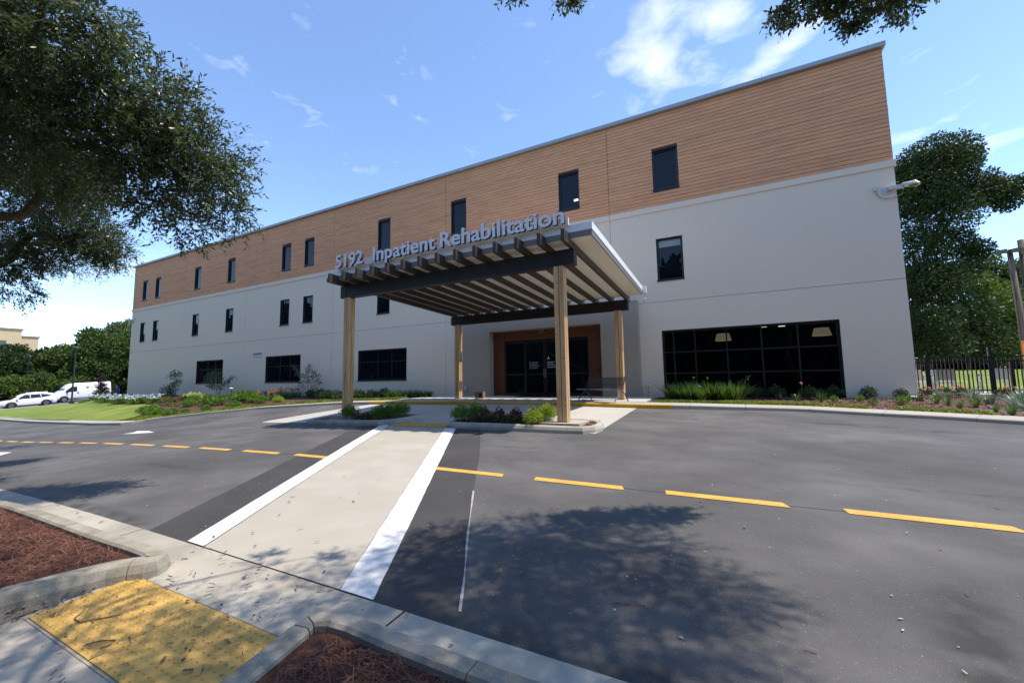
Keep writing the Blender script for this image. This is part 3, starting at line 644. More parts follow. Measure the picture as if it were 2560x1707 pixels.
def text_obj(txt, x, y, z, height, m, width=None, parent=None, name='lettering', capref='I', off=0.):
    me = text_mesh(txt, 1., 0, off); V = np.array([v.co for v in me.vertices]); cap = np.array([v.co for v in text_mesh(capref).vertices])[:, 1].max()
    k = height/cap; kx = k if width is None else width/(V[:, 0].max()-V[:, 0].min())
    for v in me.vertices: v.co = ((v.co.x-V[:, 0].min())*kx+x, y, v.co.y*k+z)
    me.materials.append(M[m]); o = bpy.data.objects.new(name, me); COL.objects.link(o)
    if parent: o.parent = parent
    return o
# print on the door glass: legible lines as letters, the rest as thin rules
dec = empty('door_lettering', (-7.2, .12, 1.4), 'small white lettering and triangle emblem on the dark glass doors', 'lettering')
def dtext(o):
    for v in o.data.vertices: v.co -= Vector((-7.2, .12, 1.4))
    o.parent = dec
dtext(text_obj('INPATIENT', -7.30, .125, 1.40, .055, 'print_white', off=.01)); dtext(text_obj('REHABILITATION', -7.30, .125, 1.30, .055, 'print_white', off=.01))
m_ = MB()
for z, w in ((1.56, .34), (1.49, .28)): m_.add([(-7.30, .125, z), (-7.30+w, .125, z), (-7.30+w, .125, z+.018), (-7.30, .125, z+.018)], [(0, 1, 2, 3)])
for z, w in ((1.56, .36), (1.47, .35), (1.38, .42), (1.29, .33)):
    m_.add([(-8.12, .125, z), (-8.12+w, .125, z), (-8.12+w, .125, z+.014), (-8.12, .125, z+.014)], [(0, 1, 2, 3)]); m_.add([(-8.22, .125, z-.01), (-8.17, .125, z-.01), (-8.195, .125, z+.035)], [(0, 1, 2)])
dtext(m_.build('printed_line', 'print_white'))
m_ = MB(); m_.add([(-7.29, .125, 1.68), (-7.17, .125, 1.68), (-7.23, .125, 1.83), (-7.23, .125, 1.715)], [(0, 3, 2), (3, 1, 2)]); dtext(m_.build('emblem', 'print_white'))
# ------------------------------------------------------------------ canopy
can = empty('entrance_canopy', (-7, -5, 0), 'entrance canopy with white roof edge, dark rafters and four timber columns', 'canopy')
def cpart(mb, name, m, parent=None):
    o = mb.build(name, m)
    for v in o.data.vertices: v.co.x += 7; v.co.y += 5
    o.parent = parent or can
    return o
SL = -.0357
def rz(z, y): return z+SL*(y+8.35)
def sloped(m_, x0, x1, y0, y1, z0, z1, mi=0):
    return m_.add([(x0, y0, rz(z0, y0)), (x1, y0, rz(z0, y0)), (x1, y1, rz(z0, y1)), (x0, y1, rz(z0, y1)), (x0, y0, rz(z1, y0)), (x1, y0, rz(z1, y0)), (x1, y1, rz(z1, y1)), (x0, y1, rz(z1, y1))],
                  [(0, 3, 2, 1), (4, 5, 6, 7), (0, 1, 5, 4), (1, 2, 6, 5), (2, 3, 7, 6), (3, 0, 4, 7)], mi)
CX0, CX1, CY0, CY1 = -11.60, -2.515, -8.6, -1.95
for nm, x0, x1, y0, y1 in (('fascia', CX0, CX1, CY0, CY0+.03), ('fascia', CX1-.03, CX1, CY0+.031, CY1), ('fascia', CX0, CX0+.03, CY0+.031, CY1)):
    cpart(sloped(MB(), x0, x1, y0, y1, 4.238, 4.420), nm, 'fascia')
for x0, x1, y0, y1 in ((CX0+.012, CX1-.012, CY0+.012, CY0+.04), (CX1-.04, CX1-.012, CY0+.041, CY1), (CX0+.012, CX0+.04, CY0+.041, CY1)):
    cpart(sloped(MB(), x0, x1, y0, y1, 4.098, 4.236), 'trim', 'trim')
cpart(sloped(MB(), CX0+.03, CX1-.03, CY0+.031, CY1, 4.36, 4.40), 'roof', 'light_metal')
NP = 9
for i in range(NP):
    a = CX0+.041+(CX1-CX0-.082)*i/NP; b = CX0+.041+(CX1-CX0-.082)*(i+1)/NP
    cpart(sloped(MB(), a+.001, b-.001, CY0+.041, CY1, 4.112, 4.14), 'soffit', 'soffit')
for i in range(14):
    x = -11.08+i*.6085
    cpart(sloped(MB(), x, x+.088, -8.93, -1.5, 3.950, 4.232), 'rafter', 'rafter')
for y0, z0 in ((-8.348, 3.556), (-2.114, 3.335)):
    bm_ = cpart(MB().box((-11.18, y0, z0), (-3.06, y0+.235, z0+.388)), 'beam', 'beam')
    for x in (-10.99, -3.47): cpart(MB().box((x-.09, y0-.006, z0+.06), (x+.09, y0, z0+.34)), 'plate', 'beam', bm_)
gt = cpart(MB().box((CX0, CY1, rz(4.22, CY1)), (CX1+.1, CY1+.13, rz(4.38, CY1))), 'gutter', 'white_metal')
ds_ = MB(); ds_.box((CX1+.005, CY1-.03, rz(4.15, CY1)), (CX1+.12, CY1+.14, rz(4.43, CY1))); ds_.tube([(CX1+.06, CY1+.08, rz(4.2, CY1)), (CX1+.06, CY1+.08, 3.72), (CX1-.02, CY1+.2, 3.62)], .035, 8); cpart(ds_, 'downspout', 'white_metal', gt)
for (x, y, zb, zt) in ((-11.006, -8.348, -.275, 3.556), (-3.60, -8.348, -.258, 3.556), (-10.984, -2.114, -.04, 3.335), (-3.575, -2.114, -.04, 3.335)):
    c_ = cpart(MB().box((x+.03, y+.03, zb), (x+.225, y+.205, zt)), 'column', 'joint')
    for i in range(2):
        for j in range(2):
            t_ = MB().box((x+i*.137, y+j*.130, zb+.015), (x+i*.137+.118, y+j*.130+.110, zt-.002)); o = cpart(t_, 'timber', 'timber', c_)
            bevel(o, .008, 1)
    kn = MB()
    for _ in range(9):
        z = random.uniform(zb+.3, zt-.2); i = random.randint(0, 1); xx = x+i*.137+random.uniform(.03, .09); kn.lathe((0, 0, 0), [(.0, 0)], 3)
        r_ = random.uniform(.008, .017); n = 8; kn.add([(xx+r_*math.cos(2*PI*k/n), y-.0015, z+r_*1.25*math.sin(2*PI*k/n)) for k in range(n)], [tuple(range(n))])
    cpart(kn, 'knot', 'pole_wood', c_)
# the lettering on the roof edge
sg = empty('roof_sign', (-7, -8.72, 4.43), 'raised silver letters 5192 Inpatient Rehabilitation standing on the canopy edge', 'sign')
def spart(o):
    for v in o.data.vertices: v.co -= Vector((-7, -8.72, 4.43))
    o.parent = sg
rw = MB(); rw.box((-9.95, -8.655, 4.425), (-9.42, -8.6, 4.61)); rw.box((-9.40, -8.655, 4.425), (-3.075, -8.6, 4.61)); spart(rw.build('raceway', 'white_metal'))
spart(MB().box((-10.97, -8.655, 4.425), (-9.97, -8.6, 4.455)).build('raceway', 'white_metal'))
capI = np.array([v.co for v in text_mesh('I').vertices])[:, 1].max()
for word, x0, x1 in (('5192', -10.95, -9.74), ('Inpatient', -9.31, -6.93), ('Rehabilitation', -6.77, -3.13)):
    off = .022
    full = np.array([v.co for v in text_mesh(word, 1, 0, off).vertices]); fx0, fx1 = full[:, 0].min(), full[:, 0].max(); kx = (x1-x0)/(fx1-fx0); kz = .43/(capI+2*off)
    for i, chr_ in enumerate(word):
        me = text_mesh(chr_, 1, .5, off); V = np.array([v.co for v in me.vertices])
        pre = np.array([v.co for v in text_mesh(word[:i+1], 1, 0, off).vertices])[:, 0].max(); ox = pre-V[:, 0].max()
        me.materials.clear(); me.materials.append(M['letter_face']); me.materials.append(M['letter_side'])
        mi = [0 if abs(p.normal.z) > .9 else 1 for p in me.polygons]
        for v in me.vertices: v.co = ((v.co.x+ox-fx0)*kx+x0, -8.72-v.co.z*.09, (v.co.y+off)*kz+4.437)
        me.polygons.foreach_set('material_index', mi)
        o = bpy.data.objects.new('letter', me); COL.objects.link(o); spart(o)
        mp_ = MB(); xc = (V[:, 0].mean()+ox-fx0)*kx+x0; mp_.box((xc-.012, -8.675, 4.47), (xc+.012, -8.655, 4.50)); spart(mp_.build('bracket', 'white_metal'))
# ------------------------------------------------------------------ things at the entrance
wlt = empty('wall_light', (-7.52, .1, 3.0), 'small grey wall light above the dark entrance doors', 'wall light')
MB().box((-.10, -.12, .02), (.10, 0, .13)).build('housing', 'grey_metal', wlt); MB().add([(-.16, -.22, -.06), (.16, -.22, -.06), (.16, 0, -.06), (-.16, 0, -.06), (-.10, -.12, .02), (.10, -.12, .02), (.10, 0, .02), (-.10, 0, .02)], [(3, 2, 1, 0), (0, 1, 5, 4), (1, 2, 6, 5), (2, 3, 7, 6), (3, 0, 4, 7)]).build('shade', 'grey_metal', wlt)
bench = empty('park_bench', (-3.90, -2.90, -.03), 'dark slatted metal bench with splayed legs beside the right rear column', 'bench', rz=math.radians(-29.7))
for k in range(9):
    z = .47+k*.043; y = .02+k*.017
    MB().box((-.86, y-.010, z-.014), (.86, y+.010, z+.014)).build('slat', 'bench_metal', bench)
for k in range(8):
    y = -.44+k*.058; MB().box((-.86, y-.022, .405), (.86, y+.022, .425)).build('seat_slat', 'bench_metal', bench)
MB().tube([(-.9, -.47, .41), (.9, -.47, .41)], .022, 8).build('seat_rail', 'bench_light', bench)
for sx in (-.9, .9):
    MB().tube([(sx, -.49, .42), (sx, -.02, .41), (sx, .03, .47), (sx, .18, .87)], .02, 8).build('end_frame', 'bench_metal', bench)
    lm = 'bench_light' if sx > 0 else 'bench_metal'
    MB().tube([(sx, .0, .40), (sx, -.12, .30), (sx, -.40, .0)], .019, 8).build('leg', lm, bench); MB().tube([(sx, -.10, .36), (sx, .12, .26), (sx, .27, 0)], .019, 8).build('leg', 'bench_metal', bench)
bx = empty('cardboard_box', (-9.69, -2.0, 0.0), 'small brown cardboard box on the plaza near the left rear column', 'box', rz=.12)
MB().box((-.19, -.13, -.02), (.19, .13, .27)).build('carton', 'cardboard', bx); MB().box((.0, -.134, .02), (.15, -.1305, .2)).build('opening', 'frame2', bx)
ub = empty('utility_box', (-11.49, -.36, .39), 'small grey utility box on the white wall beside the left rear column', 'utility box')
MB().box((-.09, -.09, -.09), (.02, 0, .1)).build('housing', 'light_metal', ub); MB().tube([(.03, -.05, .09), (.07, -.05, .0), (.04, -.05, -.12)], .018, 6).build('pipe', 'grey_metal', ub)
cr = empty('call_button', (-4.66, .06, 1.12), 'small dark call button and reader on the brown door surround', 'call button')
MB().box((-.035, -.03, -.09), (.035, .04, .11)).build('reader', 'grey_metal', cr); MB().box((-.18, -.01, -.07), (-.10, .04, .05)).build('button', 'frame2', cr)
gp = empty('marker_post', (-2.75, -.16, -.05), 'pale yellow post with a small white sign beside the entrance wall', 'marker post')
MB().tube([(0, 0, 0), (0, 0, .52)], .028, 8).build('post', 'yellow_pipe', gp); sgn = MB().box((-.07, -.035, .5), (.07, -.028, .69)).build('sign_plate', 'sign_white', gp); MB().add([(-.03, -.0365, .64), (.03, -.0365, .64), (0, -.0365, .56)], [(0, 2, 1)]).build('symbol', 'print_black', sgn)
mbx = empty('ground_box', (5.3, -.28, -.06), 'low dark utility box with pale lid at the right foot of the white wall', 'ground box')
MB().box((-.17, -.12, -.1), (.2, .15, .09)).build('housing', 'frame2', mbx); MB().lathe((-.02, 0, .09), [(.13, 0), (.11, .03), (0, .035)], 16).build('lid', 'sign_white', mbx)
def area_light(x, flip, lab):
    e = empty('floodlight', (x, -.0, 6.92), lab, 'floodlight'); s_ = -1 if flip else 1
    MB().box((min(-.37*s_, -.15*s_), -.03, -.11), (max(-.37*s_, -.15*s_), 0, .11)).build('wall_plate', 'light_metal', e)
    MB().box((min(-.25*s_, .15*s_), -.16, -.02), (max(-.25*s_, .15*s_), -.03, .09)).build('arm', 'light_metal', e)
    h = MB(); h.add([(.1*s_, -.22, .02), (.1*s_, -.05, .02), (.5*s_, .06, -.02), (.56*s_, -.13, -.02), (.5*s_, -.34, -.02), (.1*s_, -.2, .12), (.1*s_, -.07, .12), (.40*s_, -.02, .12), (.43*s_, -.13, .12), (.40*s_, -.26, .12)],
          [(4, 3, 2, 1, 0), (5, 6, 7, 8, 9), (0, 1, 6, 5), (1, 2, 7, 6), (2, 3, 8, 7), (3, 4, 9, 8), (4, 0, 5, 9)]); bevel(h.build('lamp_head', 'light_metal', e), .02, 2)
    le = MB(); n = 12; le.add([(.38*s_+.12*math.cos(2*PI*k/n), -.13+.13*math.sin(2*PI*k/n), -.026) for k in range(n)], [tuple(range(n))]); le.build('lens', 'frame2', e)
    cd = MB(); cd.tube([(-.55*s_, -.03, .1), (-.53*s_, -.03, -.05), (-.45*s_, -.03, -.2), (-.3*s_, -.05, -.3), (-.1*s_, -.06, -.3), (.1*s_, -.1, -.22), (.14*s_, -.12, -.05)], .013, 6); cd.build('conduit', 'grey_metal', e)
    MB().box((min(-.60*s_, -.50*s_), -.06, .05), (max(-.60*s_, -.50*s_), 0, .17)).build('junction_box', 'light_metal', e)
area_light(5.52, False, 'white area floodlight on an arm at the upper right corner of the white wall'); area_light(-49.57, True, 'white area floodlight at the far left corner of the building wall')
# ------------------------------------------------------------------ foliage helpers
def unit(a): return a/np.maximum(np.linalg.norm(a, axis=-1, keepdims=True), 1e-9)
def leaf_quads(P, D, L, W, fold=.25):
    n = len(P); R = rng.normal(size=(n, 3)); side = unit(np.cross(D, R)); nn = np.cross(side, D)
    L = np.broadcast_to(np.asarray(L, float), (n,))[:, None]; W = np.broadcast_to(np.asarray(W, float), (n,))[:, None]
    V = np.stack([P, P+D*L*.5+side*W*.5+nn*W*fold, P+D*L, P+D*L*.5-side*W*.5+nn*W*fold], 1).reshape(-1, 3)
    return V, np.arange(4*n).reshape(-1, 4)
def lobe_points(lobes, per, shell=.45, flat=.8):
    "points inside ellipsoids, leaning to the outside; per = points per unit r^2"
    P, O = [], []
    for l in lobes:
        x, y, z, r = l[:4]; k = max(6, int(per*r*r*(l[4] if len(l) > 4 else 1)))
        d = unit(rng.normal(size=(k, 3))); rad = rng.random(k)**shell
        q = d*rad[:, None]*np.array([r, r, r*flat]); P.append(q+np.array([x, y, z])); O.append(d)
    return np.concatenate(P), np.concatenate(O)
def crown(name, lobes, per, L, W, m, parent=None, shell=.45, flat=.8, droop=-.1, kind=None):
    P, O = lobe_points(lobes, per, shell, flat); n = len(P)
    D = unit(O*.55+rng.normal(size=(n, 3))*.7+np.array([0, 0, droop]))
    s = rng.uniform(.7, 1.25, n); V, F = leaf_quads(P, D, L*s, W*s)
    o = npmesh(name, V, F, m, parent)
    if kind: o['kind'] = kind
    return o
def twigs(name, lobes, per, m, parent, tl=(.16, .38), nl=12, L=.058, W=.020, shell=.5, droop=-.22, flat=.8, stem='bark'):
    P, O = lobe_points(lobes, per, shell, flat); n = len(P)
    D = unit(O*.9+rng.normal(size=(n, 3))*.6+np.array([0, 0, droop])); Lt = rng.uniform(*tl, n)
    t = np.linspace(.12, 1., nl)
    bend = unit(rng.normal(size=(n, 3))+np.array([0, 0, -.8]))*.12
    pos = P[:, None]+D[:, None]*(Lt[:, None, None]*t[None, :, None])+bend[:, None]*(t[None, :, None]**2*Lt[:, None, None])
    side = unit(np.cross(D, rng.normal(size=(n, 3)))); up = np.cross(side, D)
    ang = np.arange(nl)*2.4
    ld = unit(D[:, None]*.75+(side[:, None]*np.cos(ang)[None, :, None]+up[:, None]*np.sin(ang)[None, :, None])*.75+rng.normal(size=(n, nl, 3))*.2)
    s = rng.uniform(.75, 1.2, (n*nl)); V, F = leaf_quads(pos.reshape(-1, 3), ld.reshape(-1, 3), L*s, W*s, .12)
    o = npmesh(name, V, F, m, parent); o['kind'] = 'stuff'
    w = .0028; a, b = P, pos[:, -1]; mid = pos[:, nl//2]
    SV = np.stack([a-side*w, a+side*w, mid-side*w*.8, mid+side*w*.8, b-side*w*.4, b+side*w*.4], 1).reshape(-1, 3); i = np.arange(n)*6
    SF = np.concatenate([np.stack([i, i+1, i+3, i+2], 1), np.stack([i+2, i+3, i+5, i+4], 1)])
    q = npmesh('twigs', SV, SF, stem, parent); q['kind'] = 'stuff'
    return o
def limb(pts, rs, parent, m='bark', name='limb', n=8):
    P = [Vector(p) for p in pts]; Q, R = [], []
    for i in range(len(P)-1):
        p0, p1, p2, p3 = P[max(i-1, 0)], P[i], P[i+1], P[min(i+2, len(P)-1)]
        for k in range(4):
            t = k/4; q = .5*((2*p1)+(p2-p0)*t+(2*p0-5*p1+4*p2-p3)*t*t+(3*p1-p0-3*p2+p3)*t**3)
            Q.append(q+Vector((random.uniform(-1, 1), random.uniform(-1, 1), random.uniform(-1, 1)))*rs[i]*.12); R.append(rs[i]+(rs[i+1]-rs[i])*t)
    Q.append(P[-1]); R.append(rs[-1])
    return MB().tube(Q, R, n).build(name, m, parent, True)
# ------------------------------------------------------------------ near oaks
NEAR = [(-7.34, -16.03, 5.08, .80), (-8.39, -16.05, 4.40, .86), (-6.85, -15.77, 5.42, .36), (-7.10, -15.39, 4.74, .60), (-6.75, -15.0, 4.68, .42), (-6.88, -14.80, 4.31, .55), (-6.55, -14.5, 4.10, .36), (-6.77, -14.46, 3.72, .42), (-6.60, -14.25, 3.42, .24), (-7.20, -14.53, 3.22, .26), (-7.55, -14.86, 3.77, .48), (-7.53, -15.14, 4.25, .58), (-10.13, -15.38, 4.56, .89), (-9.48, -15.03, 4.40, .45), (-6.30, -15.91, 5.22, .14, .8),
        (-8.6, -16.6, 5.6, .9), (-9.8, -16.2, 5.4, .9), (-7.6, -16.8, 5.9, .8)]
LOW = [(-12.91, -14.56, 4.68, .82), (-12.62, -14.14, 4.17, .66), (-12.51, -13.84, 4.04, .48), (-13.47, -14.77, 3.93, .6), (-12.53, -13.71, 3.77, .3), (-13.83, -14.92, 3.55, .5), (-13.69, -14.78, 2.93, .3), (-13.27, -14.41, 3.60, .28), (-12.2, -14.6, 5.2, .7)]
oakL = empty('oak_tree', (-11.6, -18.6, -1.0), 'large live oak leaning in from the left edge with dense dark leaves', 'tree')
def wl_(o, root):
    if o.parent is None: o.parent = root
    o.matrix_parent_inverse = Matrix.Translation(-Vector(root.location)); return o
def fix(root):
    for c in list(root.children): c.matrix_parent_inverse = Matrix.Translation(-Vector(root.location))
twigs('crown', NEAR, 800, 'oak', oakL, tl=(.24, .5), nl=13, L=.086, W=.027)
twigs('crown', [(x, y, z, 1.5) for x, y, z in ((-11, -19, 7), (-9, -18.8, 7.2), (-7, -19.2, 6.8), (-13, -17.5, 7), (-10.5, -21, 6.8), (-5.2, -18.6, 6.6), (-14.5, -20, 6.5), (-8, -21.5, 6.5), (-16, -17, 6))], 230, 'oak', oakL, nl=10, tl=(.2, .45), L=.085, W=.035)
twigs('crown', LOW, 900, 'oak', oakL, nl=11, L=.075, W=.026)
twigs('crown', [(-5.5, -16.5, 5.6, .4), (-4.6, -16.0, 5.5, .5), (-4.0, -16.4, 5.3, .6), (-3.4, -16.0, 5.5, .5), (-8.5, -17.5, 5.5, 1.1), (-6.8, -17.3, 5.6, .9), (-17.6, -12.2, 5.2, .8), (-18.8, -12.6, 5.0, .9), (-19.5, -13.6, 5.2, .8)], 420, 'oak', oakL, nl=10)
limb([(-11.6, -18.6, -1.1), (-11.5, -18.4, .4), (-11.4, -18.0, 1.6), (-11.2, -17.2, 2.7)], [.30, .24, .2, .17], oakL, name='trunk', n=14)
limb([(-11.2, -17.2, 2.6), (-11.0, -16.2, 3.5), (-10.84, -15.66, 3.70), (-10.45, -15.47, 3.74), (-10.2, -15.38, 4.04), (-9.99, -15.40, 4.36), (-9.37, -15.33, 4.55), (-8.45, -15.2, 4.63), (-7.59, -14.99, 4.63)], [.13, .10, .085, .075, .065, .058, .04, .026, .012], oakL)
limb([(-11.2, -17.2, 2.6), (-10.2, -16.6, 4.1), (-9.22, -16.05, 4.60), (-8.71, -15.77, 4.47), (-8.1, -15.44, 4.33), (-7.62, -14.95, 4.17), (-6.93, -14.57, 3.96)], [.12, .09, .06, .05, .038, .026, .01], oakL)
limb([(-11.4, -18, 1.6), (-13.2, -16.4, 2.6), (-14.0, -15.01, 3.5), (-13.64, -14.85, 3.84), (-13.29, -14.7, 4.12), (-12.9, -14.26, 3.98)], [.15, .12, .09, .08, .055, .03], oakL)
limb([(-9.99, -15.4, 4.36), (-9.6, -15.3, 4.95), (-9.0, -15.7, 5.5), (-7.6, -16.5, 5.9)], [.04, .035, .025, .01], oakL); limb([(-9.0, -15.7, 5.5), (-7.0, -16.2, 5.5), (-4.6, -16.0, 5.4), (-3.4, -16, 5.5)], [.03, .025, .02, .01], oakL)
limb([(-13.2, -16.4, 2.6), (-15.5, -14.5, 4.4), (-17.6, -12.4, 5.1), (-19.2, -13, 5.1)], [.1, .07, .04, .02], oakL)
fix(oakL)
oakR = empty('oak_tree', (4.6, -17.9, -.9), 'overhanging oak whose leafy twigs hang into the top edge of the view', 'tree')
k_ = 4.25/4.6
SPR2 = [((x-.01)*k_+.01, (y+17.68)*k_-17.68, (z-.785)*k_+.785, *r) for x, y, z, *r in ((.98, -12.42, 4.95, .17), (1.29, -12.27, 5.02, .18), (1.54, -12.12, 4.93, .19), (1.85, -11.97, 4.98, .16), (2.12, -11.81, 4.98, .15), (.79, -12.5, 4.80, .06, 3), (1.99, -11.92, 5.22, .25), (1.4, -12.2, 5.2, .24), (1.52, -12.10, 4.74, .05, 3))]
twigs('crown', SPR2, 2300, 'oak', oakR, tl=(.08, .18), nl=8, L=.058, W=.026, droop=-.7)
twigs('crown', [(-1.44, -14.71, 4.30, .10), (-1.0, -14.5, 4.14, .05, 4)], 2500, 'oak', oakR, tl=(.08, .17), nl=8, L=.052, W=.024, droop=-.9)
OVER = [(1.3, -13.3, 5.8, .62), (.45, -13.8, 5.5, .5), (2.1, -13.2, 5.9, .6), (1.5, -14.2, 6.1, .8), (.5, -14.5, 5.8, .5, .8), (2.5, -14.3, 6.2, .7), (2.9, -13.6, 6.1, .4), (1.0, -15.2, 6.0, .6, .8), (2.0, -15.3, 6.3, .7), (2.9, -15.2, 6.4, .5), (1.5, -16.2, 6.3, .7, .8), (2.8, -16.4, 6.5, .8, .8), (.2, -15.5, 5.8, .4, .8), (3.6, -16, 6.5, .6),
        (2.2, -16.0, 5.9, .8), (1.0, -16.1, 5.8, .6), (-3.2, -16.35, 5.5, .55), (-3.9, -16.7, 5.6, .55), (-2.5, -16.5, 5.5, .5), (-4.4, -16.3, 5.6, .4), (-1.3, -15.75, 5.0, .5, .5), (-2.2, -15.9, 5.3, .45, .5), (-.4, -15.6, 5.2, .5, .6), (-1.0, -16.6, 5.2, .6, .8), (.2, -16.4, 5.6, .7), (-2.2, -16.8, 5.4, .6, .7), (-.5, -14.9, 5.2, .28, .5)]
twigs('crown', [(x, y, z, 1.5) for x, y, z in ((1.5, -18.4, 6.8), (3.8, -18.4, 6.6), (6.2, -17.6, 6.6), (5.5, -15.8, 7.4), (2.6, -20, 7.2), (5, -20.5, 7), (-.4, -19.2, 6.8), (-2.4, -19.8, 7), (4, -17, 8), (7.5, -19.5, 6.4))], 230, 'oak', oakR, nl=10, tl=(.2, .45), L=.085, W=.035)
twigs('crown', OVER, 1400, 'oak', oakR, nl=10, tl=(.18, .4))
limb([(4.6, -17.9, -1.0), (4.55, -17.7, .8), (4.3, -17.2, 2.4), (4.3, -17.0, 3.8)], [.28, .22, .19, .16], oakR, name='trunk', n=14)
limb([(4.3, -17.0, 3.8), (3.1, -15.6, 5.8), (2.2, -14.5, 6.2), (1.3, -13.5, 5.8), (1.1, -13.0, 5.2), (1.0, -12.9, 4.85)], [.08, .05, .035, .02, .01, .005], oakR)
limb([(4.3, -17.0, 3.8), (1.8, -16.6, 5.9), (-.3, -16.2, 5.5), (-1.4, -15.6, 5.1), (-1.25, -14.9, 4.6), (-1.03, -14.5, 4.3)], [.07, .045, .03, .02, .01, .004], oakR)
limb([(3.1, -15.6, 5.8), (2.7, -14, 6.2), (2.3, -12.9, 5.4), (1.9, -12.4, 4.95)], [.03, .02, .01, .005], oakR)
fix(oakR)
# ------------------------------------------------------------------ background trees
def tree_proto(name, m, h, w, nl, per, leaf, label, group, loc, base=.22, bark='bark', lobes=None, flat=.75):
    t = empty(name, loc, label, 'tree', group)
    if lobes is None:
        lobes = []
        for i in range(nl):
            f = (i+.5)/nl; z = h*(base+(1-base-.1)*f); rr = w*.5*math.sin(PI*min(1, .25+.72*f))**.8*random.uniform(.35, .95); a = i*2.4+random.uniform(-.5, .5)
            lobes.append((rr*math.cos(a), rr*math.sin(a), z, w*random.uniform(.16, .27)))
    o = crown('crown', lobes, per, leaf, leaf*.55, m, t, shell=.4, flat=flat)
    MB().tube([(0, 0, -.8), (.1, .05, h*.3), (-.1, .1, h*.6), (0, 0, h*.86)], [h*.022+.05, h*.018+.03, h*.01, .02], 8).build('trunk', bark, t, True)
    lm = MB()
    for l in lobes[::2]: lm.tube([(0, 0, l[2]*.55), (l[0]*.5, l[1]*.5, l[2]*.8), (l[0], l[1], l[2])], [h*.008+.02, h*.005+.01, .015], 5)
    lm.build('limbs', bark, t, True)
    return t
def place(t, loc, s=1., rz=0., label=None, group=None, sz=None):
    c = copy_tree(t); c.location = loc; c.scale = (s, s, sz or s); c.rotation_euler.z = rz
    if label: c['label'] = label
    if group is not None: c['group'] = group
    elif 'group' in c and label: del c['group']
    return c
GB = 'trees behind the left parking lane'
pA = tree_proto('broadleaf_tree', 'tree_mid', 9, 7.5, 16, 420, .42, 'tall green broadleaf tree rising behind the white van', None, (-96, 12, -.9))
pB = tree_proto('broadleaf_tree', 'tree_dark', 8, 7, 15, 420, .42, 'dark green tree in the dense row behind the parked cars', GB, (-104, 6.5, -1.6))
pC = tree_proto('broadleaf_tree', 'tree_pale', 9, 9, 14, 300, .40, 'tall pale feathery tree with bare grey limbs beside the far left building corner', None, (-100, 17.5, -1), base=.4, bark='bark_pale')
pC.scale = (1.25, 1.25, 1.55)
pA.scale = (1.05, 1.05, 1.25)
pD = tree_proto('broadleaf_tree', 'tree_mid', 8, 8, 15, 420, .40, 'light topped spreading tree against the left corner of the building', None, (-92, 15.6, -.9), base=.3); pD.scale = (1., 1., 1.42)
for i, (x, y, s, k) in enumerate(((-104, .5, .92, 0), (-102, 3.6, 1.0, 1), (-106, 9.2, 1.12, 1), (-101, 9.9, 1.05, 0), (-110, 12.5, 1.2, 1), (-104, 13.2, 1.15, 1), (-108, -3.5, .95, 1), (-103, -5.5, .9, 0), (-97, 20.5, 1.35, 1), (-104, 23.5, 1.5, 0), (-112, 2, 1.1, 0), (-112, 6, 1.2, 1))):
    c = place(pB, (x, y, -1.7), s, i*1.7)
    if k == 0: c.children[0].data = pA.children[0].data
hp = tree_proto('wild_shrub', 'tree_light', 4.2, 4.6, 9, 420, .34, 'bright green wild shrub in the thicket behind the parked cars', 'wild shrubs behind the parked cars', (-91, 1.5, -1.9), base=.08)
hp['category'] = 'shrub'
sdk = crown('tmp', [(0, 0, 1.2, 1.5), (.9, .5, 2.2, 1.2), (-.9, -.3, 2.3, 1.2), (.1, -.8, 3.2, 1.0), (-.3, .8, 3, .9)], 520, .34, .19, 'tree_dark'); sdkm = sdk.data; bpy.data.objects.remove(sdk)
sdk = crown('tmp', [(0, 0, 1.2, 1.5), (.9, .5, 2.2, 1.2), (-.9, -.3, 2.3, 1.2), (.1, -.8, 3.2, 1.0), (-.3, .8, 3, .9)], 520, .34, .19, 'tree_mid'); smdm = sdk.data; bpy.data.objects.remove(sdk)
for i in range(22):
    x = -90-(i % 3)*2.6; y = -5+i*1.35+random.uniform(-.4, .4)
    c = place(hp, (x, y, -2.0+.03*y), random.uniform(.75, 1.2), i*2.1, sz=random.uniform(.7, 1.25))
    if i % 3 == 0: c.children[0].data = sdkm
    elif i % 3 == 1 or i % 2: c.children[0].data = smdm
# the tall oak beyond the right corner of the building and the woods behind the fence
RT = [(17.7, 30.13, 19.1, 3.0), (16.19, 29.63, 16.65, 2.8), (20.29, 31.71, 16.7, 2.2), (22.1, 32.79, 16.7, 1.5), (24.2, 33.56, 17.1, 1.15), (22.9, 33.0, 15.6, 1.1), (17.42, 30.5, 14.34, 3.1, .7), (15.54, 29.85, 11.32, 2.5, .7), (18.65, 31.38, 12.02, 1.7, .7), (20.33, 32.29, 11.4, 1.25), (19.2, 31.9, 9.72, 1.3), (15.27, 28.93, 8.05, 2.6), (16.64, 29.55, 8.77, 2.2), (25.4, 34., 17.0, .7), (16, 30.5, 18.5, 2.2), (19.2, 31, 19.3, 1.7)]
rt = empty('oak_tree', (16.2, 30.4, .8), 'tall dark evergreen oak rising beyond the right corner of the building', 'tree')
crown('crown', [(x-16.2, y-30.4, z-.8, *r) for x, y, z, *r in RT], 900, .24, .13, 'tree_dark', rt, shell=.42)
MB().tube([(-1.4, -.6, -.6), (-1.2, -.4, 4), (-.4, 0, 8), (.8, .2, 11.2), (1.8, .3, 14), (2.2, .2, 17)], [.42, .36, .32, .26, .18, .08], 10).build('trunk', 'bark', rt, True)
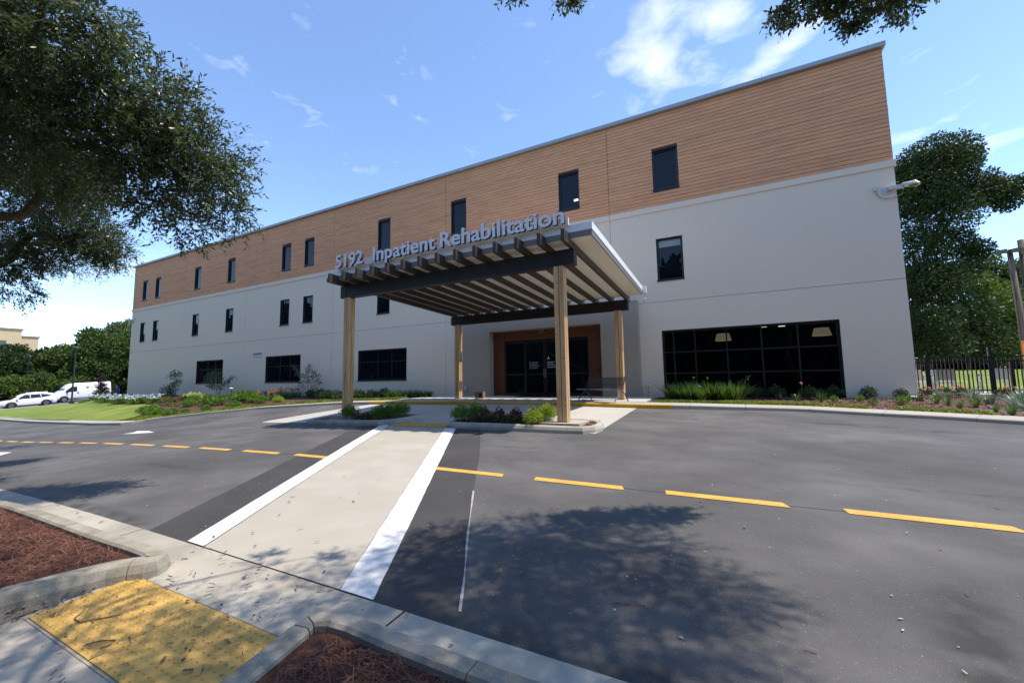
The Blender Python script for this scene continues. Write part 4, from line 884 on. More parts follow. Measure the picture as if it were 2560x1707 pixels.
lb = MB(); lb.tube([(.8, .2, 11), (3, 1.2, 14.2), (6, 2.6, 16), (8, 3.2, 16.2)], [.18, .12, .07, .03], 7); lb.tube([(-.4, 0, 8), (2, 1.2, 9.3), (4, 1.8, 10.6)], [.16, .1, .04], 7); lb.tube([(.8, .2, 11), (-.5, -.4, 15)], [.14, .05], 6); lb.build('limbs', 'bark', rt, True)
def rtree(lobes, m, per, leaf, label, group=None, nm='broadleaf_tree', cat='tree'):
    cx_, cy_ = np.mean([l[0] for l in lobes]), np.mean([l[1] for l in lobes]); z0 = .9
    t = empty(nm, (cx_, cy_, z0), label, cat, group)
    crown('crown', [(x-cx_, y-cy_, z-z0, *r) for x, y, z, *r in lobes], per, leaf, leaf*.55, m, t, shell=.42)
    zt = max(l[2] for l in lobes)-z0
    tr = MB(); tr.tube([(0, 0, -.7), (.1, 0, zt*.4), (0, .1, zt*.85)], [.22, .15, .05], 8)
    for l in lobes: tr.tube([(0, 0, max(.2, (l[2]-z0)*.6)), (l[0]-cx_, l[1]-cy_, l[2]-z0)], [.07, .02], 5)
    tr.build('trunk', 'bark', t, True); return t
rtree([(23.4, 38.8, 7.0, 3.2), (21.5, 37.5, 5.2, 2.4), (25, 39.6, 5.6, 2.4), (22.4, 38, 9.3, 1.5)], 'tree_light', 420, .30, 'bright vine covered tree in the middle of the woods behind the black fence')
rtree([(27.4, 43, 8.6, 3.0), (27.9, 43, 11.0, 1.8), (26.7, 44.7, 10.6, 2.2), (25.57, 44., 12.3, 1.5), (29, 44, 6, 3)], 'tree_mid', 420, .32, 'round crowned green tree standing behind the two utility poles')
rtree([(18.98, 32.2, 5.9, 2.6), (20.2, 33.0, 3.4, 2.4), (18, 32, 3.2, 2.0)], 'tree_dark', 420, .28, 'dark low tree in shade left of the bright vine covered tree')
rtree([(15.3, 28.1, 5.2, 2.3), (16.0, 27.6, 3.0, 1.8), (14.8, 30.2, 4.3, 2.2), (14.3, 27.4, 2.4, 1.3)], 'tree_dark', 420, .24, 'dark understorey tree right beside the building corner')
rtree([(25.5, 38.2, 3.2, 1.9), (24.2, 36.6, 2.6, 1.6), (27.2, 39.5, 3.3, 1.8), (22.6, 36.2, 2.4, 1.3)], 'tree_light', 460, .26, 'low bright shrub mass at the wood edge behind the lawn', None, 'wild_shrub', 'shrub')
rtree([(30.5, 44, 6, 3), (32, 46, 4, 3), (30, 41, 3.5, 2.5)], 'tree_mid', 400, .32, 'green tree at the right edge behind the utility poles')
w_ = crown('woods', [(x, 44+random.uniform(-2, 4), z, 3.2) for x in range(10, 44, 4) for z in (2.4, 5.2)], 150, .7, .42, 'tree_dark', kind='stuff'); w_['label'] = 'dark mass of woods behind the trees at right'; w_['category'] = 'woods'
w_ = crown('woods', [(x+random.uniform(-1.5, 1.5), -38+random.uniform(-4, 3), z+random.uniform(-1.2, 1.2), 3.6) for x in range(-240, 60, 5) for z in (-1, 3, 6.5, 10, 13.5)], 60, 1.3, .9, 'tree_dark', kind='stuff'); w_['label'] = 'belt of woods across the car park'; w_['category'] = 'woods'
# ------------------------------------------------------------------ planted ground
lawn_poly = [(-29.9, -8.4), (-30.0, -6.8), (-32.2, -5.0), (-35.2, -3.1), (-38, -3.0), (-42.6, -3.15), (-52, -1.6), (-62, .5), (-70.6, 2.6), (-70.6, -9.5)]
def inpoly(x, y, pol):
    r = np.zeros(np.shape(x), bool)
    for i in range(len(pol)):
        (x0, y0), (x1, y1) = pol[i], pol[i-1]
        c = ((y0 > y) != (y1 > y)) & (x < (x1-x0)*(y-y0)/(y1-y0+1e-12)+x0); r ^= c
    return r
def yard_sheet(name, keep, m, dz=0.):
    xs = np.arange(-71, -12.3, .2); n = 56; t = np.linspace(0, 1.1, n)
    X = np.repeat(xs[None], n, 0); a = yard_i(xs)-.04; yo = 12*sm((-50-xs)/6)+.02; Y = a[None]+(yo-a)[None]*t[:, None]; Z = YZ(X, Y)+dz
    V = np.stack([X.ravel(), Y.ravel(), Z.ravel()], 1); nx = len(xs); i, j = np.meshgrid(np.arange(nx-1), np.arange(n-1)); q = (j*nx+i).ravel(); F = np.stack([q, q+1, q+1+nx, q+nx], 1)
    c = V[F].mean(1); F = F[keep(c[:, 0], c[:, 1])]; o = npmesh(name, V, F, m, None, True); o['kind'] = 'structure'; return o
plz_cut = lambda x, y: x < np.interp(y, [-2.8, -.3], [-13.7, -12.5])
bed = yard_sheet('garden_bed', lambda x, y: plz_cut(x, y) & ((y < .05) | (x < -49.6)), 'mulch')
lawn = yard_sheet('lawn', lambda x, y: inpoly(x, y, lawn_poly), 'grass', .035)
def RZ(x, y):
    a = np.interp(x, KX, KY)+1.03; za = T(x, a-1.03)+np.interp(x, KX, KH)+.012; yo = np.where(np.asarray(x) > 5.52, 2.9, .02); t = np.clip((y-a)/(yo-a), 0, 1)
    return za+(-.045-za)*t
xs = np.concatenate([np.arange(-2.42, 5.5, .22), np.arange(5.53, 16, .4)]); nn_ = 22
X = np.repeat(xs[None], nn_, 0); a_ = np.interp(xs, KX, KY)+1.03; yo_ = np.where(xs > 5.52, 2.9, .04); Y = a_[None]+(yo_-a_)[None]*np.linspace(0, 1, nn_)[:, None]
Y[0] -= .0; V = np.stack([X.ravel(), Y.ravel(), (RZ(X, Y)+rng.normal(size=X.shape)*.006).ravel()], 1); i, j = np.meshgrid(np.arange(len(xs)-1), np.arange(nn_-1)); q = (j*len(xs)+i).ravel()
rbed = npmesh('garden_bed', V, np.stack([q, q+1, q+1+len(xs), q+len(xs)], 1), 'mulch', None, True); rbed['kind'] = 'structure'
rl = grid_sheet('lawn', np.arange(5.6, 60, 2.), np.arange(8, 50, 2.), lambda x, y: -.03+.95*sm((y-8)/20.), 'grass')
pt = MB().box((5.55, 2.9, -.3), (18, 8.1, -.02)).build('patio', 'concrete_white'); pt['kind'] = 'structure'
MB().box((5.55, 2.85, -.25), (18, 2.9, -.02)).build('edging', 'concrete', pt)
def chips(name, x0, x1, y0, y1, n, zf, m, L=(.03, .08), W=(.008, .02), lift=.012, keep=None, tilt=.35, kind='stuff', parent=None):
    x = rng.uniform(x0, x1, n); y = rng.uniform(y0, y1, n)
    if keep is not None: k = keep(x, y); x, y = x[k], y[k]
    n = len(x); z = np.array([zf(a, b) for a, b in zip(x, y)]) if n else np.zeros(0); a = rng.uniform(0, 2*PI, n)
    D = unit(np.stack([np.cos(a), np.sin(a), rng.normal(size=n)*tilt], 1)); P = np.stack([x, y, z+rng.uniform(.2, 1, n)*lift], 1)
    S_ = unit(np.stack([-np.sin(a), np.cos(a), rng.normal(size=n)*tilt], 1)); l = rng.uniform(*L, n)[:, None]; w = rng.uniform(*W, n)[:, None]
    V = np.stack([P-D*l/2-S_*w/2, P+D*l/2-S_*w/2, P+D*l/2+S_*w/2, P-D*l/2+S_*w/2], 1).reshape(-1, 3)
    o = npmesh(name, V, np.arange(4*n).reshape(-1, 4), m, parent)
    if kind: o['kind'] = kind
    return o
tz = lambda d: (lambda x, y: float(T(x, y))+d)
c1 = chips('mulch_straw', -9.5, -4.72, -19.0, -15.92, 17000, tz(.112), 'straw', (.05, .15), (.0025, .005), .03, lambda x, y: x < np.interp(y, [-18.5, -17.2, -16.6, -16.1], [-4.85, -5.02, -4.95, -4.8]))
tag(c1, 'reddish pine straw mulch covering the near left island', 'mulch')
c2 = chips('mulch_straw', -2.1, 2.5, -17.6, -15.92, 11000, tz(.112), 'straw', (.05, .15), (.0025, .005), .03)
tag(c2, 'dark reddish pine straw mulch covering the near right island', 'mulch')
c3 = chips('bark_chips', -2.4, 13, -5.5, 2.8, 15000, lambda x, y: float(RZ(x, y)), 'chip', (.03, .08), (.012, .03), .03, lambda x, y: (y > np.interp(x, KX, KY)+1.06) & ((y < -.02) | (x > 5.6)))
tag(c3, 'brown bark chips covering the right garden bed', 'mulch')
c4 = chips('bark_chips', -6.4, -2.75, -8.6, -7.6, 1800, tz(.115), 'chip', (.03, .07), (.012, .028), .03, lambda x, y: ((x < -4.0) | (x > -2.96) | (y < -8.58)) & (y > -8.6+np.maximum(0, x+3.2)*.9) ); tag(c4, 'bark chips in the right island under the canopy column', 'mulch')
lt = chips('leaf_litter', -8, 6, -16.6, -9.5, 520, tz(.02), 'litter', (.02, .06), (.006, .018), .008, lambda x, y: (rng.random(len(x)) < np.where(y < -14.5, 1, .25)), .12)
tag(lt, 'scattered brown leaf litter on the road and ramp', 'leaf litter')
lt = chips('leaf_litter', -4.6, -2.2, -18, -15.4, 260, tz(.035), 'litter', (.015, .06), (.005, .016), .008, None, .12); tag(lt, 'dead leaves gathered on the yellow tactile ramp', 'leaf litter')
lt = chips('leaf_litter', -4.72, -4.45, -17.4, -15.9, 160, tz(.02), 'litter', (.02, .06), (.006, .018), .02, None, .2); tag(lt, 'dead leaves lying along the foot of the left island kerb', 'leaf litter')
lt = chips('leaf_litter', -12, 8, -15.3, -6.5, 420, tz(.008), 'litter_pale', (.008, .03), (.005, .012), .005, None, .1); tag(lt, 'tiny pale grit specks on the asphalt', 'grit')
def stick(pts, nm='twig', lab='thin bent twig lying on the tactile ramp'):
    m_ = MB(); m_.tube([(x, y, float(T(x, y))+z) for x, y, z in pts], .004, 5); tag(m_.build(nm, 'litter'), lab, 'twig')
stick([(-4.13, -16.35, .045), (-4.08, -16.42, .03), (-3.98, -16.42, .03), (-3.86, -16.3, .03), (-3.80, -16.26, .04)]); stick([(-3.62, -16.5, .03), (-3.57, -16.45, .035), (-3.5, -16.4, .03)], 'twig', 'short forked twig on the middle of the tactile ramp')
stick([(-.75, -14.75, .012), (-.55, -14.70, .012)], 'twig', 'small twig lying in the oak shadow on the asphalt'); stick([(1.6, -15.0, .012), (1.66, -15.12, .012), (1.7, -15.25, .012)], 'twig', 'dark twig with a leaf at the lower right of the asphalt')
# ------------------------------------------------------------------ plants
def strap_mesh(name, n, L, W, m, spread=.18, droop=.75):
    a = rng.uniform(0, 2*PI, n); lean = rng.uniform(.15, .75, n); l = L*rng.uniform(.6, 1.1, n); r0 = rng.uniform(0, spread, n)
    out = np.stack([np.cos(a), np.sin(a), np.zeros(n)], 1); sd = np.stack([-np.sin(a), np.cos(a), np.zeros(n)], 1); V = []
    for t, w in ((0, .7), (.35, 1), (.7, .8), (1, .08)):
        p = out*(r0+l*(lean*t+droop*lean*t*t*.35))[:, None]; p[:, 2] = l*(t-droop*lean*t*t*.62)
        V += [p-sd*(W*w/2), p+sd*(W*w/2)]
    V = np.stack(V, 1).reshape(-1, 3); i = np.arange(n)*8
    F = np.concatenate([np.stack([i+2*k, i+2*k+1, i+2*k+3, i+2*k+2], 1) for k in range(3)])
    o = npmesh(name, V, F, m); return o
def flowers(parent, pts, m, r=.03, n=7, stems=None):
    P, D = [], []
    for p in pts:
        for k in range(n): P.append(p); D.append(unit(rng.normal(size=3)+np.array([0, 0, .5])))
    V, F = leaf_quads(np.array(P, float), np.array(D), r, r*.7, .3); o = npmesh('flower', V, F, m, parent)
    if len(pts) > 1: o['kind'] = 'stuff'
    if stems: 
        s_ = MB()
        for p in pts: s_.tube([(p[0]*.3, p[1]*.3, 0), p], .004, 4)
        s_.build('stem', stems, parent)
    return o
PROTO = {}
def thing_copy(key, make, loc, label, cat, group=None, s=1., rz=None, sz=None):
    if key not in PROTO: o = make(); PROTO[key] = o
    else: o = copy_tree(PROTO[key])
    o.location = loc; o.scale = (s, s, sz or s); o.rotation_euler.z = random.uniform(0, 6.28) if rz is None else rz
    for k in ('group',):
        if k in o: del o[k]
    return tag(o, label, cat, group)
def mk_agap():
    o = strap_mesh('strap_plant', 90, .62, .030, 'strap', .16); return o
def mk_bush(m, r=.3, h=.4, n=900, L=.07, W=.03, nm='shrub'):
    def f():
        lob = [(0, 0, h*.5, r*.75), (r*.5, 0, h*.55, r*.5), (-r*.45, r*.2, h*.6, r*.5), (0, -r*.5, h*.45, r*.5), (r*.1, r*.5, h*.5, r*.5), (0, 0, h*.85, r*.4)]
        P, O = lobe_points(lob, n/(r*r*2), .35, h/r*.55); D = unit(O*.8+rng.normal(size=P.shape)*.5+np.array([0, 0, .35])); P[:, 2] = np.maximum(P[:, 2], .02); s_ = rng.uniform(.7, 1.2, len(P)); V, F = leaf_quads(P, D, L*s_, W*s_)
        return npmesh(nm, V, F, m)
    return f
rz_ = lambda x, y: float(RZ(x, y))
yz_ = lambda x, y: float(YZ(x, y))
GA = 'strap leaved clumps below the wide dark window'
for i, (x, y, h) in enumerate(((-1.75, -1.15, .9), (-1.35, -1.25, .8), (-1.05, -1.42, 1.0), (-.72, -1.62, .95), (-.35, -1.3, 1.0), (.05, -1.5, .95), (.32, -1.45, 1.05), (-1.6, -.7, 1.0), (-.9, -.8, 1.05), (0, -.8, 1.0))):
    thing_copy('agap', mk_agap, (x, y, rz_(x, y)), 'bright green strap leaved clump below the wide dark window', 'plant', GA, h*1.25)
def bud(x, y, h, m, lab, r=.035, n=14):
    e = empty('flower_stalk', (x, y, rz_(x, y)), lab, 'flower'); MB().tube([(0, 0, 0), (.02, 0, h*.6), (.03, .01, h)], .006, 5).build('stem', 'strap', e); flowers(e, [(.03, .01, h)], m, r, n)
bud(-1.0, -1.2, .80, 'fl_yellow', 'tall flower stalk with a greenish yellow head left in the strap leaved clumps', .05); bud(-.55, -1.2, .78, 'fl_yellow', 'tall flower stalk with a greenish yellow head right in the strap leaved clumps', .05); bud(.75, -.9, .72, 'fl_yellow', 'thin flower stalk with a pale bud in front of the wide window', .035)
bud(2.28, -1.04, .55, 'fl_pink', 'single pink lily flower on a thin stalk before the wide window', .075, 9)
for x, y, lab in ((-1.65, -1.3, 'small white bloom at the left end of the strap leaved clumps'), (-.82, -1.5, 'small white bloom low in the middle of the strap leaved clumps')): bud(x, y, .5, 'fl_white', lab, .05)
for i, (x, y, s) in enumerate(((.82, -.6, 1.0), (1.6, -.5, 1.1), (2.57, -.72, 1.05), (3.3, -.22, 1.0), (2.9, -.4, .8), (1.15, -.4, .9))):
    thing_copy('bush_d', mk_bush('shrub_dark', .3, .42, 900), (x, y, rz_(x, y)), 'low dark shrub under the wide window', 'shrub', 'low dark shrubs under the wide window', s)
thing_copy('lily', lambda: strap_mesh('strap_plant', 26, .42, .022, 'strap', .06, 1.0), (2.71, -1.5, rz_(2.71, -1.5)), 'arching daylily tuft in front of the right end of the wide window', 'plant'); thing_copy('lily', None, (1.72, -.85, rz_(1.72, -.85)), 'thin daylily tuft in front of the middle of the wide window', 'plant', None, .8); thing_copy('lily', None, (.35, -1.0, rz_(.35, -1.)), 'thin daylily tuft beside the right end of the strap leaved clumps', 'plant', None, .8); thing_copy('lily', None, (2.15, -1.15, rz_(2.15, -1.15)), 'daylily tuft at the foot of the pink lily', 'plant', None, .8)
thing_copy('bush_o', mk_bush('olive', .28, .40, 800), (4.2, -.32, rz_(4.2, -.32)), 'rounded olive shrub right of the wide window', 'shrub'); thing_copy('bush_o', None, (5.0, -.35, rz_(5.0, -.35)), 'rounded olive shrub next to the low dark utility box', 'shrub', None, .85)
for x, y, lab in ((3.7, -1.45, 'small bright green tuft below the wide window corner'), (3.77, -2.45, 'small bright green tuft nearest the walk'), (3.05, -1.6, 'small bright green tuft left of the rounded olive shrub')): thing_copy('tuft_b', mk_bush('shrub_bright', .12, .2, 260, .06, .02), (x, y, rz_(x, y)), lab, 'plant')
thing_copy('fern', mk_bush('shrub_bright', .2, .24, 420, .09, .02), (4.5, -2.2, rz_(4.5, -2.2)), 'feathery bright tuft in front of the second olive shrub', 'plant')
for i, (x, y, s) in enumerate(((5.19, -.95, .8), (5.5, -1.1, .8), (5.3, -1.86, 1.0), (5.64, -1.6, .95), (5.33, -3.05, .9), (5.94, -2.22, 1.2), (5.75, -3.6, .75), (5.75, -4.2, .95), (6.6, -4.2, 1.0))):
    thing_copy('tuft', lambda: strap_mesh('grass_tuft', 60, .32, .012, 'strap', .05, .5), (x, y, rz_(x, y)), 'small upright grassy tuft in the bark chips right of the building', 'plant', 'grassy tufts in the right bed', s)
for i, (x, y, s) in enumerate(((6.3, .6, 1.0), (6.74, 1.8, 1.1), (7.45, 2.0, 1.0), (6.88, .27, 1.0), (6.69, -1.07, 1.05), (6.95, -1.6, 1.), (6.78, -2.3, 1.1), (7.6, -.4, 1.1), (8.2, .7, 1.1), (8.8, 1.6, 1.1), (7.4, -1.9, 1.1), (8.1, -1.2, 1.1), (9.1, .4, 1.1), (9.6, 1.8, 1.1), (7.7, -3.2, 1.1), (6.5, -3.1, .8), (8.6, -.2, 1), (10.2, 1, 1.1))):
    thing_copy('strapg', lambda: strap_mesh('strap_plant', 70, .42, .020, 'strap_grey', .12, .9), (x, y, rz_(x, y)), 'grey green arching strap plant in the right bed before the fence', 'plant', 'arching strap plants before the fence', s)
for i, (x, y) in enumerate(((5.95, .9), (6.55, 1.2), (7.05, 1.7), (7.8, .9), (9.0, 2.0))):
    e = empty('rose_shrub', (x, y, rz_(x, y)), 'small shrub with pink blooms in front of the black fence', 'shrub', 'pink flowering shrubs before the fence'); b_ = mk_bush('shrub_dark', .26, .34, 500)(); b_.name = 'foliage'; b_.parent = e
    flowers(e, [(random.uniform(-.2, .2), random.uniform(-.25, .1), random.uniform(.28, .42)) for _ in range(7)], 'fl_pink', .05, 8)
def cover(name, pts, rad, n, lab, zf, m='groundcover', L=.045):
    "creeping ground cover scattered along a line"
    P = np.array(pts, float); d = np.r_[0, np.cumsum(np.hypot(*np.diff(P, axis=0).T))]; t = rng.uniform(0, d[-1], n); x = np.interp(t, d, P[:, 0])+rng.normal(size=n)*.03; y = np.interp(t, d, P[:, 1])
    # patchy width
    ww = rad*(.55+.45*np.sin(t*1.9)*np.sin(t*.7+1)); y = y+rng.uniform(0, 1, n)*ww; z = np.array([zf(a, b) for a, b in zip(x, y)])+rng.uniform(.0, .07, n)
    D = unit(rng.normal(size=(n, 3))+np.array([0, 0, .7])); V, F = leaf_quads(np.stack([x, y, z], 1), D, L, L*.6); o = npmesh(name, V, F, m); return tag(o, lab, 'ground cover', None, 'stuff')
wi = lambda x: float(np.interp(x, KX, KY))+1.08
cover('ground_cover', [(x, wi(x)) for x in np.arange(-.2, 3.5, .3)], .75, 6500, 'bright yellow green creeping ground cover along the walk below the wide window', rz_)
cover('ground_cover', [(x, wi(x)) for x in np.arange(3.9, 5.4, .3)], .38, 2200, 'yellow green creeping ground cover strip along the walk at the right corner', rz_)
cover('ground_cover', [(x, wi(x)+.02) for x in np.arange(-2.2, -.1, .3)], .4, 1500, 'darker creeping ground cover at the foot of the strap leaved clumps', rz_, 'shrub_bright')
cover('ground_cover', [(x, wi(x)+.05) for x in np.arange(-29.3, -13.9, .4)], 1.5, 24000, 'yellow green creeping ground cover along the curved left walk', yz_, 'groundcover', .075)
cover('ground_cover', [(x, wi(x)+.35) for x in np.arange(-20, -14.2, .4)], 1.0, 5000, 'green ground cover behind the left front column', yz_, 'shrub_bright', .07)
cover('ground_cover', [(x, -3.6+(-33-x)*.1) for x in np.arange(-37, -30.5, .4)], 1.6, 5000, 'brownish low ground cover at the tip of the left bed', yz_, 'brown_leaf', .09)
# left bed: three small trees
def small_tree(x, y, h, lobes, stems, lab, m='olive', per=900):
    e = empty('small_tree', (x, y, yz_(x, y)), lab, 'tree')
    crown('crown', lobes, per, .13, .055, m, e, shell=.5)
    s_ = MB()
    for st in stems: s_.tube(st, [.035]+[.02]*(len(st)-2)+[.008], 6)
    s_.build('trunk', 'bark_pale', e, True)
small_tree(-38.43, -1.2, 2.1, [(.2, 0, 1.95, .34), (.7, 0, 1.85, .3), (-.35, 0, 1.75, .3), (.75, 0, 1.35, .3), (.35, 0, 1.15, .34), (-.7, .1, .85, .42), (-1.3, 0, .7, .36), (-.2, 0, .75, .4), (.1, -.2, .45, .45), (-.7, -.1, .4, .45)], [[(0, 0, -.05), (.05, 0, .6), (.2, 0, 1.2), (.3, 0, 1.8)], [(0, 0, 0), (-.4, 0, .5), (-1, 0, .75)], [(.2, 0, 1.1), (.5, 0, 1.3), (.7, 0, 1.5)]], 'left small ornamental tree against the white wall with dark leaning crown', 'shrub_dark')
small_tree(-32.5, -1.0, 2.0, [(-.2, 0, 1.8, .34), (-.8, 0, 1.7, .3), (-1.3, 0, 1.55, .34), (-1.0, .1, 1.35, .3), (-.3, 0, 1.4, .32), (.3, 0, 1.35, .3), (.8, 0, 1.05, .3), (1.3, 0, 1.25, .22), (1.75, 0, 1.4, .2), (-1.2, 0, .95, .28), (-.6, 0, .85, .3), (.2, 0, .8, .3), (-1.65, .1, 1.25, .22)], [[(0, 0, -.05), (-.1, 0, .5), (-.35, 0, 1.1), (-.3, 0, 1.7)], [(0, 0, 0), (.4, 0, .7), (.9, 0, 1.1), (1.7, 0, 1.4)], [(-.1, 0, .5), (-.7, 0, 1.0), (-1.3, 0, 1.5)]], 'middle small ornamental tree spreading wide in front of the ground floor window')
small_tree(-23.38, -.5, 2.0, [(0, 0, 1.85, .28), (.3, 0, 1.6, .26), (-.5, 0, 1.35, .25), (-1.1, 0, 1.75, .22), (-1.4, 0, 1.95, .16), (.7, 0, 1.25, .25), (1.0, 0, .95, .22), (-.6, 0, .85, .26), (.1, 0, 1.15, .26), (.7, 0, .6, .22), (-.95, 0, 1.45, .2), (-.8, 0, .45, .24)], [[(0, 0, -.05), (0, 0, .6), (.05, 0, 1.2), (0, 0, 1.8)], [(0, 0, 0), (.25, 0, .5), (.6, 0, 1.1)], [(0, 0, 0), (-.3, 0, .6), (-.9, 0, 1.4), (-1.3, 0, 1.9)]], 'right small ornamental tree with several thin stems beside the left front column', 'olive', 800)
for i, (x, y, s, m) in enumerate(((-28.8, -3.4, 1.2, 'b'), (-28.0, -3.2, 1.1, 'b'), (-27.0, -2.8, 1.3, 'b'), (-26.5, -2.4, 1.4, 'b'), (-30.4, -3.8, 1.0, 'b'), (-29.7, -3.0, 1.2, 'b'), (-25.4, -2.6, 1.0, 'b'), (-31.4, -2.9, 1.1, 'b'), (-24.2, -2.9, .9, 'b'), (-27.7, -2.0, 1.3, 'b'))):
    thing_copy('bush_b', mk_bush('shrub_bright', .45, .5, 1100, .09, .04), (x, y, yz_(x, y)), 'leafy bright green shrub in the left bed', 'shrub', 'bright green shrubs in the left bed', s)
for i in range(16):
    x = -33.5+i*.62; y = wi(x)+1.25+.35*math.sin(i*2.3)+max(0, -29-x)*.25
    thing_copy('bush_b', None, (x, y, yz_(x, y)), 'low leafy green shrub behind the ground cover of the left bed', 'shrub', 'low green shrubs behind the left ground cover', random.uniform(.55, .8))
for i in range(7):
    x = -40.5+i*.95; y = -2.2-.25*(i % 2); thing_copy('bush_bn', mk_bush('brown_leaf', .42, .34, 700, .10, .03), (x, y, yz_(x, y)), 'low brownish green shrub between the lawn and the white wall', 'shrub', 'brownish shrubs between lawn and wall', random.uniform(.9, 1.2))
for i, (x, y) in enumerate(((-26.3, -1.9), (-25.3, -1.75), (-24.7, -1.6), (-25.7, -.8), (-25.0, -.7), (-24.4, -1.0))):
    e = empty('daylily', (x, y, yz_(x, y)), 'orange flowering daylily clump in the left bed', 'plant', 'orange daylilies in the left bed'); b_ = strap_mesh('leaves', 60, .5, .025, 'strap', .14); b_.parent = e
    flowers(e, [(random.uniform(-.3, .3), random.uniform(-.25, .25), random.uniform(.42, .66)) for _ in range(9)], 'fl_orange', .075, 7, 'strap')
for x, y, s in ((-23.6, -2.3, 1.0), (-23.1, -2.5, .8)): thing_copy('bush_l', mk_bush('shrub_lime', .3, .34, 700, .09, .035), (x, y, yz_(x, y)), 'small lime green shrub beside the right small tree', 'shrub', 'lime shrubs beside the right small tree', s)
for x, y, s in ((-34.9, -1.8, 1.0), (-34.1, -1.75, 1.2), (-33.4, -1.7, 1.1), (-32.8, -1.9, .9)):
    thing_copy('hosta', lambda: strap_mesh('hosta', 60, .62, .11, 'hosta', .12, .8), (x, y, yz_(x, y)), 'pale yellow green hosta with broad striped leaves', 'plant', 'pale hostas in the left bed', s)
for i, x in enumerate(np.arange(-30.5, -13.4, .72)):
    y = -.45-.25*(i % 2)
    thing_copy('liriope', lambda: strap_mesh('grass_clump', 90, .55, .018, 'strap', .2, .6), (x, y, yz_(x, y)), 'dark grassy clump along the foot of the white wall', 'plant', 'dark grassy clumps along the wall', random.uniform(.7, 1.1))
for i, (x, y, s) in enumerate(((-21.3, -1.2, 1.2), (-20.4, -1.5, 1.1), (-22.4, -1.0, 1.1), (-19.4, -1.7, 1.1), (-18.5, -1.6, 1.0), (-17.6, -1.7, 1.1), (-16.9, -1.5, 1.0), (-16.2, -1.2, 1.1))):
    thing_copy('bush_d2', mk_bush('shrub_dark', .38, .46, 900, .08, .03), (x, y, yz_(x, y)), 'low dark shrub behind the left front column', 'shrub', 'low dark shrubs behind the left front column', s)
for i, (x, y, s) in enumerate(((-15.6, -1.45, 1.0), (-15.2, -1.3, .9), (-14.8, -1.5, 1.05), (-14.4, -1.2, .95), (-14.1, -.95, .9), (-13.7, -.55, .8))):
    thing_copy('agap', mk_agap, (x, y, yz_(x, y)), 'green strap leaved clump between the left columns', 'plant', 'strap leaved clumps between the left columns', s*.85)
for i in range(14):
    x = -48.5+i*.85+random.uniform(-.2, .2); y = -2.6+.25*math.sin(i*1.7)+(.35 if x < -44 else 0)
    e = empty('plumbago_shrub', (x, y, yz_(x, y)), 'low shrub covered in pale blue white blooms along the top of the lawn', 'shrub', 'pale blooming shrubs along the lawn')
    if i == 0: pb = mk_bush('shrub_bright', .6, .5, 700, .12, .06)(); pb.name = 'foliage'; pb.parent = e
    else: q = pb.copy(); COL.objects.link(q); q.parent = e
    flowers(e, [(random.uniform(-.6, .6), random.uniform(-.6, .3), random.uniform(.35, .62)) for _ in range(20)], 'fl_white', .09, 6)
for i in range(9):
    x = -50-i*1.15; y = -1.2+i*.16; thing_copy('bush_b', None, (x, y, yz_(x, y)), 'low green shrub along the far end of the lawn', 'shrub', 'low shrubs at the far end of the lawn', random.uniform(.9, 1.3))
for i in range(5): thing_copy('browng', lambda: strap_mesh('grass_clump', 80, 1.0, .04, 'brown_leaf', .3, .5), (-54+i*1.0, 1.9+.3*(i % 2), yz_(-54+i, 2.)), 'tall tan grass clump left of the building corner', 'plant', 'tan grass clumps at the building corner', 1.)
dk = empty('small_tree', (-60., 1.55, yz_(-60., 1.55)), 'narrow dark purple leaved young tree in front of the white van', 'tree')
crown('crown', [(0, 0, .7, .6), (.35, 0, .5, .5), (-.3, 0, 1.3, .5), (.2, .1, 1.6, .45), (-.1, 0, 2.1, .4), (-.25, 0, 2.7, .3), (-.3, 0, 3.2, .18), (.6, 0, .9, .5), (.9, 0, .5, .4), (.0, 0, .3, .5)], 900, .24, .13, 'purple_leaf', dk); MB().tube([(0, 0, -.1), (-.2, 0, 3.2)], [.05, .015], 6).build('trunk', 'bark', dk)
bl = empty('blue_banner', (-58.6, 2.3, yz_(-58.6, 2.3)+.2), 'bright blue cloth showing beside the dark young tree', 'banner'); q = MB(); q.tube([(0, 0, 0), (0, 0, 1.9)], .02, 6); q.build('pole', 'grey_metal', bl)
q = MB()
for k in range(6): q.add([(.0+k*.16, .05*math.sin(k*1.9), 1.0+.1*math.sin(k)), (.0+(k+1)*.16, .05*math.sin((k+1)*1.9), 1.0+.1*math.sin(k+1)), (.0+(k+1)*.16, .05*math.sin((k+1)*1.9+.5), 1.9-.09*(k+1)), (k*.16, .05*math.sin(k*1.9+.5), 1.9-.09*k)], [(0, 1, 2, 3)])
q.build('cloth', 'blue_plastic', bl)
pth = empty('path_light', (-29.88, -1.5, yz_(-29.88, -1.5)), 'small white topped path light standing among the shrubs of the left bed', 'path light'); MB().tube([(0, 0, 0), (0, 0, .78)], .02, 6).build('stem', 'frame2', pth); MB().lathe((0, 0, .76), [(.14, 0), (.09, .05), (0, .06)], 12).build('cap', 'sign_white', pth)
